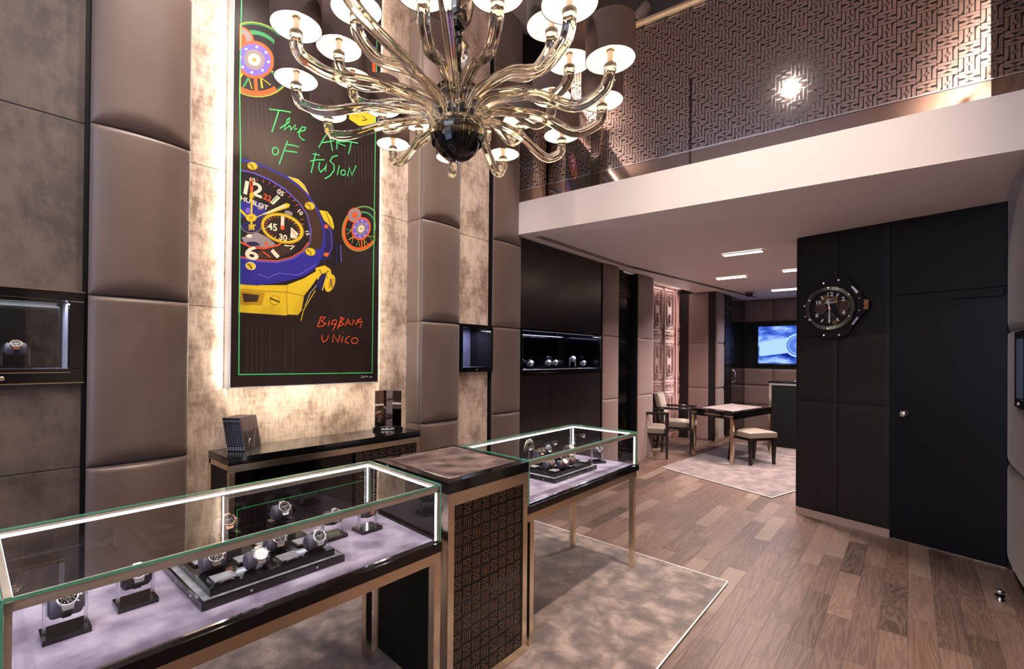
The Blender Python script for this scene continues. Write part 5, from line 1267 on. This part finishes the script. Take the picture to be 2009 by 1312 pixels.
def rod_stand(x, y, z, label, h=.085):
    q = MB(); q.cyl((x, y, z+.0005), (x, y, z+.010), .028, 22); q.cyl((x, y, z+.010), (x, y, z+h), .004, 10); q.cyl((x, y, z+h), (x, y, z+h+.006), .012, 12)
    tag(q.build('watch_stand', 'matt_black', origin=(x, y, z)), label, 'stand')
rod_stand(3.02, 3.09, 1.40, 'dark rod stand in the small wall niche', .085)
make_pillow((3.02, 3.09, 1.40+.091+.029), 10, .0275, .03, 'pillow_leather', 'pillow on the rod stand in the small wall niche')
make_watch((3.02, 3.09, 1.40+.091+.029), 10, 60, 'gold', 'dial_black', 'strap_black', 'watch on the rod stand in the small wall niche', pr=.0275)
# long niche: a low tray and watches on it
tr2 = MB().bbox(4.28, 3.02, 1.366, 4.98, 3.20, 1.385, .002).bbox(4.36, 3.04, 1.385, 4.88, 3.18, 1.40, .002); tag(tr2.build('watch_tray', 'black_lacquer', origin=(4.6, 3.1, 1.366)), 'low black stepped tray in the long wall niche', 'tray')
LN = [(3.93, 1.365+.0725, 'stand', 'white watch on the clear stand at the start of the long wall niche'), (4.16, 0, 'tray0', 'silver watch just before the low tray of the long wall niche'), (4.50, 1, 'tray', 'silver watch on the low tray of the long wall niche'), (4.64, 1, 'tray', 'pale gold watch at the middle of the long niche tray'),
      (5.03, 0, 'stand', 'white watch on the clear stand past the low tray of the long niche'), (5.28, 0, 'flat', 'white watch at the far end of the long wall niche')]
for i, (x, _z, kind, lb) in enumerate(LN):
    z0 = 1.3655 if kind != 'tray' else 1.400
    if kind == 'stand':
        standing(x, 3.10, 1.3655, .095, -20, lb, 'pillow of the '+lb.replace(' on the clear stand', ''), 'clear stand of the '+lb.replace(' on the clear stand', ''), case='dia', dial='dial_white', strap='strap_white', pr=.028)
    else:
        h_ = .03 if kind == 'tray' else .055
        if kind != 'tray':
            tag(MB().bbox(x-.04, 3.07, 1.3655, x+.04, 3.13, 1.3655+h_-.028, .002).build('riser_block', 'black_lacquer', origin=(x, 3.1, 1.3655)), 'black block raising the '+lb.replace(' of the long wall niche', ''), 'stand')
            z0 = 1.3655+h_-.028
        make_pillow((x, 3.10, z0+.0285), -20, .028, .034, 'pillow_leather', 'pillow of the '+lb); make_watch((x, 3.10, z0+.0285), -20, 48, 'steel' if i != 3 else 'gold', 'dial_white', 'strap_white', lb, pr=.028)

# ================================================================== big wall clock in the shape of a watch
pbr('dial_gold', (104, 76, 24), .4)
CK0 = WP(.305, 1.968)
KU, KV = .00044, .000537
def ck(x, y, d=0): return CK0+wd*((x-640)*KU)+Vector((0, 0, (640-y)*KV))+wn*d
clk = thing('wall_clock', 'large black wall clock shaped like a wristwatch, on the dark wall', 'clock', tuple(CK0))
q = MB(); outl = [(345, 245), (470, 150), (640, 125), (820, 125), (960, 160), (1030, 250), (1040, 290), (1180, 430), (1210, 560), (1210, 700), (1180, 800), (1040, 960), (985, 1060), (880, 1130), (640, 1150), (480, 1135), (390, 1080), (330, 970), (200, 850), (140, 740), (135, 560), (195, 440)]
q.prism([ck(x, y, .002) for x, y in outl][::-1], wn*.035); q.build('case', 'matt_black', clk)
def disc(mb, cx, cy, prof, mi=0, n=48, asp=1.0):
    vs = []
    for r_, d in prof:
        for i in range(n): vs.append(ck(cx, cy, d)+wd*(r_*math.cos(2*PI*i/n))+Vector((0, 0, r_*math.sin(2*PI*i/n))))
    mb.add(vs, [(j*n+i, j*n+(i+1) % n, (j+1)*n+(i+1) % n, (j+1)*n+i) for j in range(len(prof)-1) for i in range(n)], mi, False)
q = MB(); disc(q, 640, 640, [(.205, .036), (.205, .05), (.195, .058), (.165, .056), (.160, .046)]); q.build('bezel', 'black_lacquer', clk)
q = MB(); disc(q, 640, 640, [(.162, .045), (.0001, .045)], 0)
# open movement shown through the dial
for cx, cy, r_, mi in ((470, 560, .040, 1), (560, 470, .035, 2), (720, 500, .030, 2), (900, 600, .045, 1), (880, 720, .035, 1), (730, 880, .022, 2), (480, 660, .04, 1), (640, 760, .03, 3)):
    disc(q, cx, cy, [(r_, .0456), (r_*.75, .0458), (r_*.7, .0456), (.0001, .0456)], mi, 20)
for cx, cy, r_ in ((880, 600, .05), (470, 640, .045), (640, 790, .035)):
    disc(q, cx, cy, [(r_, .0465), (r_*.94, .0465)], 4, 28)
q.build('dial', ['matt_black', 'amber_gears', 'dial_gold', 'dark_line', 'bronze_stroke'], clk)
q = MB()
for t_, x, y, s_ in (('12', 640, 405, .052), ('2', 880, 503, .050), ('4', 885, 728, .050), ('8', 403, 755, .046), ('10', 425, 530, .046)):
    text_mb(q, t_, s_, ck(x, y, .0475), wd, (0, 0, 1), wn, 0, 0, sx=1.1, bold=.0012)
text_mb(q, 'HUBLOT', .021, ck(660, 545, .0475), wd, (0, 0, 1), wn, 0, 0, sx=1.2, bold=.0004)
text_mb(q, 'H', .03, ck(640, 495, .0475), wd, (0, 0, 1), wn, 0, 0, sx=1.0, bold=.0004)
for (x, y, a) in ((500, 452, 30), (780, 425, -30), (503, 845, -30), (785, 840, 30)):
    c_, s_ = math.cos(math.radians(a)), math.sin(math.radians(a))
    up_ = Vector((0, 0, 1))*c_-wd*s_; rt_ = wd*c_+Vector((0, 0, 1))*s_; p = ck(x, y, .0475)
    q.prism([p-rt_*.006-up_*.016, p+rt_*.006-up_*.016, p+rt_*.006+up_*.016, p-rt_*.006+up_*.016], wn*.001)
q.build('numerals', 'white_mark', clk)
def hand(name, x0, y0, x1, y1, w_, d):
    a, b = ck(x0, y0, d), ck(x1, y1, d); dd_ = (b-a).normalized(); s_ = dd_.cross(wn)*w_
    q = MB(); q.prism([a-s_*.4-dd_*.01, a+s_*.4-dd_*.01, b+s_-dd_*.015, b, b-s_-dd_*.015], wn*.0012); q.build(name, 'white_mark', clk)
hand('hour_hand', 640, 640, 595, 482, .008, .050); hand('minute_hand', 640, 640, 636, 900, .007, .052)
q = MB(); disc(q, 640, 640, [(.011, .050), (.011, .055), (.0001, .0555)], 0, 18); q.build('centre_cap', 'rose_gold', clk)
for x, y in ((520, 200), (790, 175), (620, 290), (270, 485), (985, 435), (175, 572), (175, 755), (275, 822), (990, 792), (620, 982), (530, 1095), (800, 1095), (1147, 510), (1147, 708)):
    inb = (x-640)**2*.67+(y-640)**2 < 390**2
    q = MB(); r_ = .0095 if inb or x in (520, 790, 530, 800, 270, 275, 985, 990) else .0068
    disc(q, x, y, [(r_, .036), (r_, .060 if inb else .042), (r_*.7, .062 if inb else .044), (.0001, .062 if inb else .044)], 0, 14); q.build('screw', 'watch_steel', clk)
q = MB(); q.prism([ck(1010, 305, .04), ck(1050, 300, .04), ck(1145, 405, .04), ck(1110, 432, .04)], wn*.012); q.build('pusher', 'chrome', clk)
q = MB(); q.prism([ck(1115, 812, .04), ck(1150, 828, .04), ck(1065, 935, .04), ck(1025, 932, .04)], wn*.012); q.build('pusher', 'chrome', clk)
q = MB(); q.prism([ck(1195, 470, .004), ck(1250, 520, .004), ck(1310, 560, .004), ck(1310, 680, .004), ck(1250, 720, .004), ck(1195, 790, .004)], wn*.03); q.build('crown_guard', 'matt_black', clk)
q = MB()
for k in range(6): q.cyl(ck(1222, 548+k*27, .036), ck(1298, 548+k*27, .036), .0068, 10)
q.build('crown', 'rose_gold', clk)

# ================================================================== back room furniture
def table():
    t = thing('side_table', 'square table with steel legs and inlaid leather top in the back room', 'table', (8.0, 2.05, 0))
    A_, B_, D_ = Vector((7.19, 1.83, 0)), Vector((8.55, 1.62, 0)), Vector((7.50, 2.50, 0))
    ux, uy = B_-A_, D_-A_; zt = .74
    z = lambda v: Vector((0, 0, v))
    q = MB(); q.obox(A_+z(zt-.05), ux, uy, (0, 0, .05)); q.build('tabletop', 'black_lacquer', t)
    q = MB(); q.obox(A_+ux*.12+uy*.12+z(zt), ux*.76, uy*.76, (0, 0, .0025)); q.build('inlay', 'rug_far', t)
    q = MB(); w_ = .02
    q.obox(A_+z(zt-.10), ux, uy*.04, (0, 0, .05)); q.obox(A_+z(zt-.10), ux*.03, uy, (0, 0, .05)); q.obox(A_+uy*.96+z(zt-.10), ux, uy*.04, (0, 0, .05)); q.obox(A_+ux*.97+z(zt-.10), ux*.03, uy, (0, 0, .05)); q.build('apron', 'black_lacquer', t)
    q = MB(); q.obox(A_+z(zt-.062)-uy.normalized()*.003, ux, uy*.006, (0, 0, .010)); q.obox(A_+z(zt-.062)-ux.normalized()*.003, ux*.004, uy, (0, 0, .010)); q.build('edge_strip', 'chrome', t)
    for a, b in ((0, 0), (1, 0), (0, 1), (1, 1)):
        o = A_+ux*a*.965+uy*b*.93
        q = MB(); q.obox(o+z(.0098), ux.normalized()*.045, uy.normalized()*.045, (0, 0, zt-.06)); q.build('leg', 'steel', t)
table()
def seatframe(name, label, loc, yaw, back, sw=.56, sd=.54, sh=.45, arms=True, cat='chair'):
    t = thing(name, label, cat, loc)
    M = Matrix.Translation(Vector(loc)) @ Matrix.Rotation(math.radians(yaw), 4, 'Z')
    T = lambda x, y, z: M @ Vector((x, y, z)); D = lambda x, y, z: M.to_3x3() @ Vector((x, y, z))
    # front is -y
    q = MB()
    q.pillow(T(-sw/2, -sd/2, sh-.005), D(sw, 0, 0), D(0, sd, 0), D(0, 0, 1), .022, nu=12, nv=12, eu=8, ev=8)
    vs = MB(); q.obox(T(-sw/2, -sd/2, sh-.07), D(sw, 0, 0), D(0, sd, 0), D(0, 0, .066)); q.build('seat', 'taupe_seat', t)
    q = MB(); q.obox(T(-sw/2+.015, -sd/2+.015, sh-.11), D(sw-.03, 0, 0), D(0, sd-.03, 0), D(0, 0, .041)); q.build('seat_frame', 'dark_wood', t)
    def leg(x, y, h, dx, dy):
        q = MB(); a = .024; b = .015
        P_ = [(x-a, y-a), (x+a, y-a), (x+a, y+a), (x-a, y+a)]; Q_ = [(x+dx-b, y+dy-b), (x+dx+b, y+dy-b), (x+dx+b, y+dy+b), (x+dx-b, y+dy+b)]
        vv = [T(u_, v_, .0098) for u_, v_ in Q_]+[T(u_, v_, h) for u_, v_ in P_]
        q.add(vv, [(3, 2, 1, 0), (4, 5, 6, 7), (0, 1, 5, 4), (1, 2, 6, 5), (2, 3, 7, 6), (3, 0, 4, 7)]); q.build('leg', 'dark_wood', t)
    hx, hy = sw/2-.005, sd/2-.005
    fh = .66 if arms else sh-.07
    leg(-hx-(.02 if arms else -.03), -hy+.02, fh, 0, 0); leg(hx+(.02 if arms else -.03), -hy+.02, fh, 0, 0); leg(-hx+.03, hy-.03, sh-.07, -.02, .05); leg(hx-.03, hy-.03, sh-.07, .02, .05)
    if arms:
        for s_ in (-1, 1):
            q = MB(); q.obox(T(s_*(hx+.02)-.024, -hy-.004, .66), D(.048, 0, 0), D(0, sd+.0, 0), D(0, 0, .035)); q.build('armrest', 'dark_wood', t)
    if back:
        q = MB(); O_ = T(-sw/2, sd/2-.09, sh+.0)
        q.obox(O_, D(sw, 0, 0), D(0, .075, 0), D(0, .10, .46)); q.pillow(O_+D(.0, 0, .02), D(sw, 0, 0), D(0, .095, .435), D(0, -1, .2), .02, nu=10, nv=10, eu=8, ev=8); q.build('backrest', 'taupe_seat', t)
        for s_ in (-1, 1):
            q = MB(); q.obox(T(s_*(sw/2+.012)-.012, sd/2-.07, sh-.1), D(.024, 0, 0), D(0, .05, 0), D(0, .125, .56)); q.build('back_post', 'dark_wood', t)
seatframe('armchair', 'taupe armchair half hidden behind the padded column', (7.10, 3.02, 0), 28, True)
seatframe('armchair', 'taupe armchair behind the square table in front of the bright carving', (8.02, 2.90, 0), 12, True)
seatframe('stool', 'backless taupe stool with dark legs at the near side of the table', (7.62, 1.68, 0), -35, False, .46, .40, .46, False, 'stool')

ct = thing('reception_counter', 'tall black counter with a steel edge frame below the television', 'counter', (9.4, 1.5, 0))
kx = 9.3; kyl = 1.80
q = MB().bbox(kx, .75, .005, kx+.55, kyl-.02, 1.07, .003); q.build('body', 'matt_black', ct)
MB().bbox(kx-.02, .73, 1.085, kx+.58, kyl+.01, 1.12, .003).build('top_slab', 'black_lacquer', ct)
q = MB().bbox(kx-.015, kyl-.04, .005, kx+.02, kyl, 1.085, .002).bbox(kx-.015, .75, 1.05, kx+.02, kyl-.04, 1.085, .002); q.build('steel_frame', 'steel', ct)
MB().box(kx-.014, kyl-.004, .05, kx+.5, kyl, 1.05).build('side_panel', 'matt_black', ct)
q = MB(); q.tube([(9.35, 1.20, 1.132), (9.37, 1.28, 1.145), (9.36, 1.38, 1.14), (9.35, 1.44, 1.128)], [.008, .012, .012, .006], 8, flat=(.5, 2.2)); tag(q.build('telephone_handset', 'white_paint', origin=(9.36, 1.3, 1.12)), 'small pale object lying on the black reception counter', 'object')
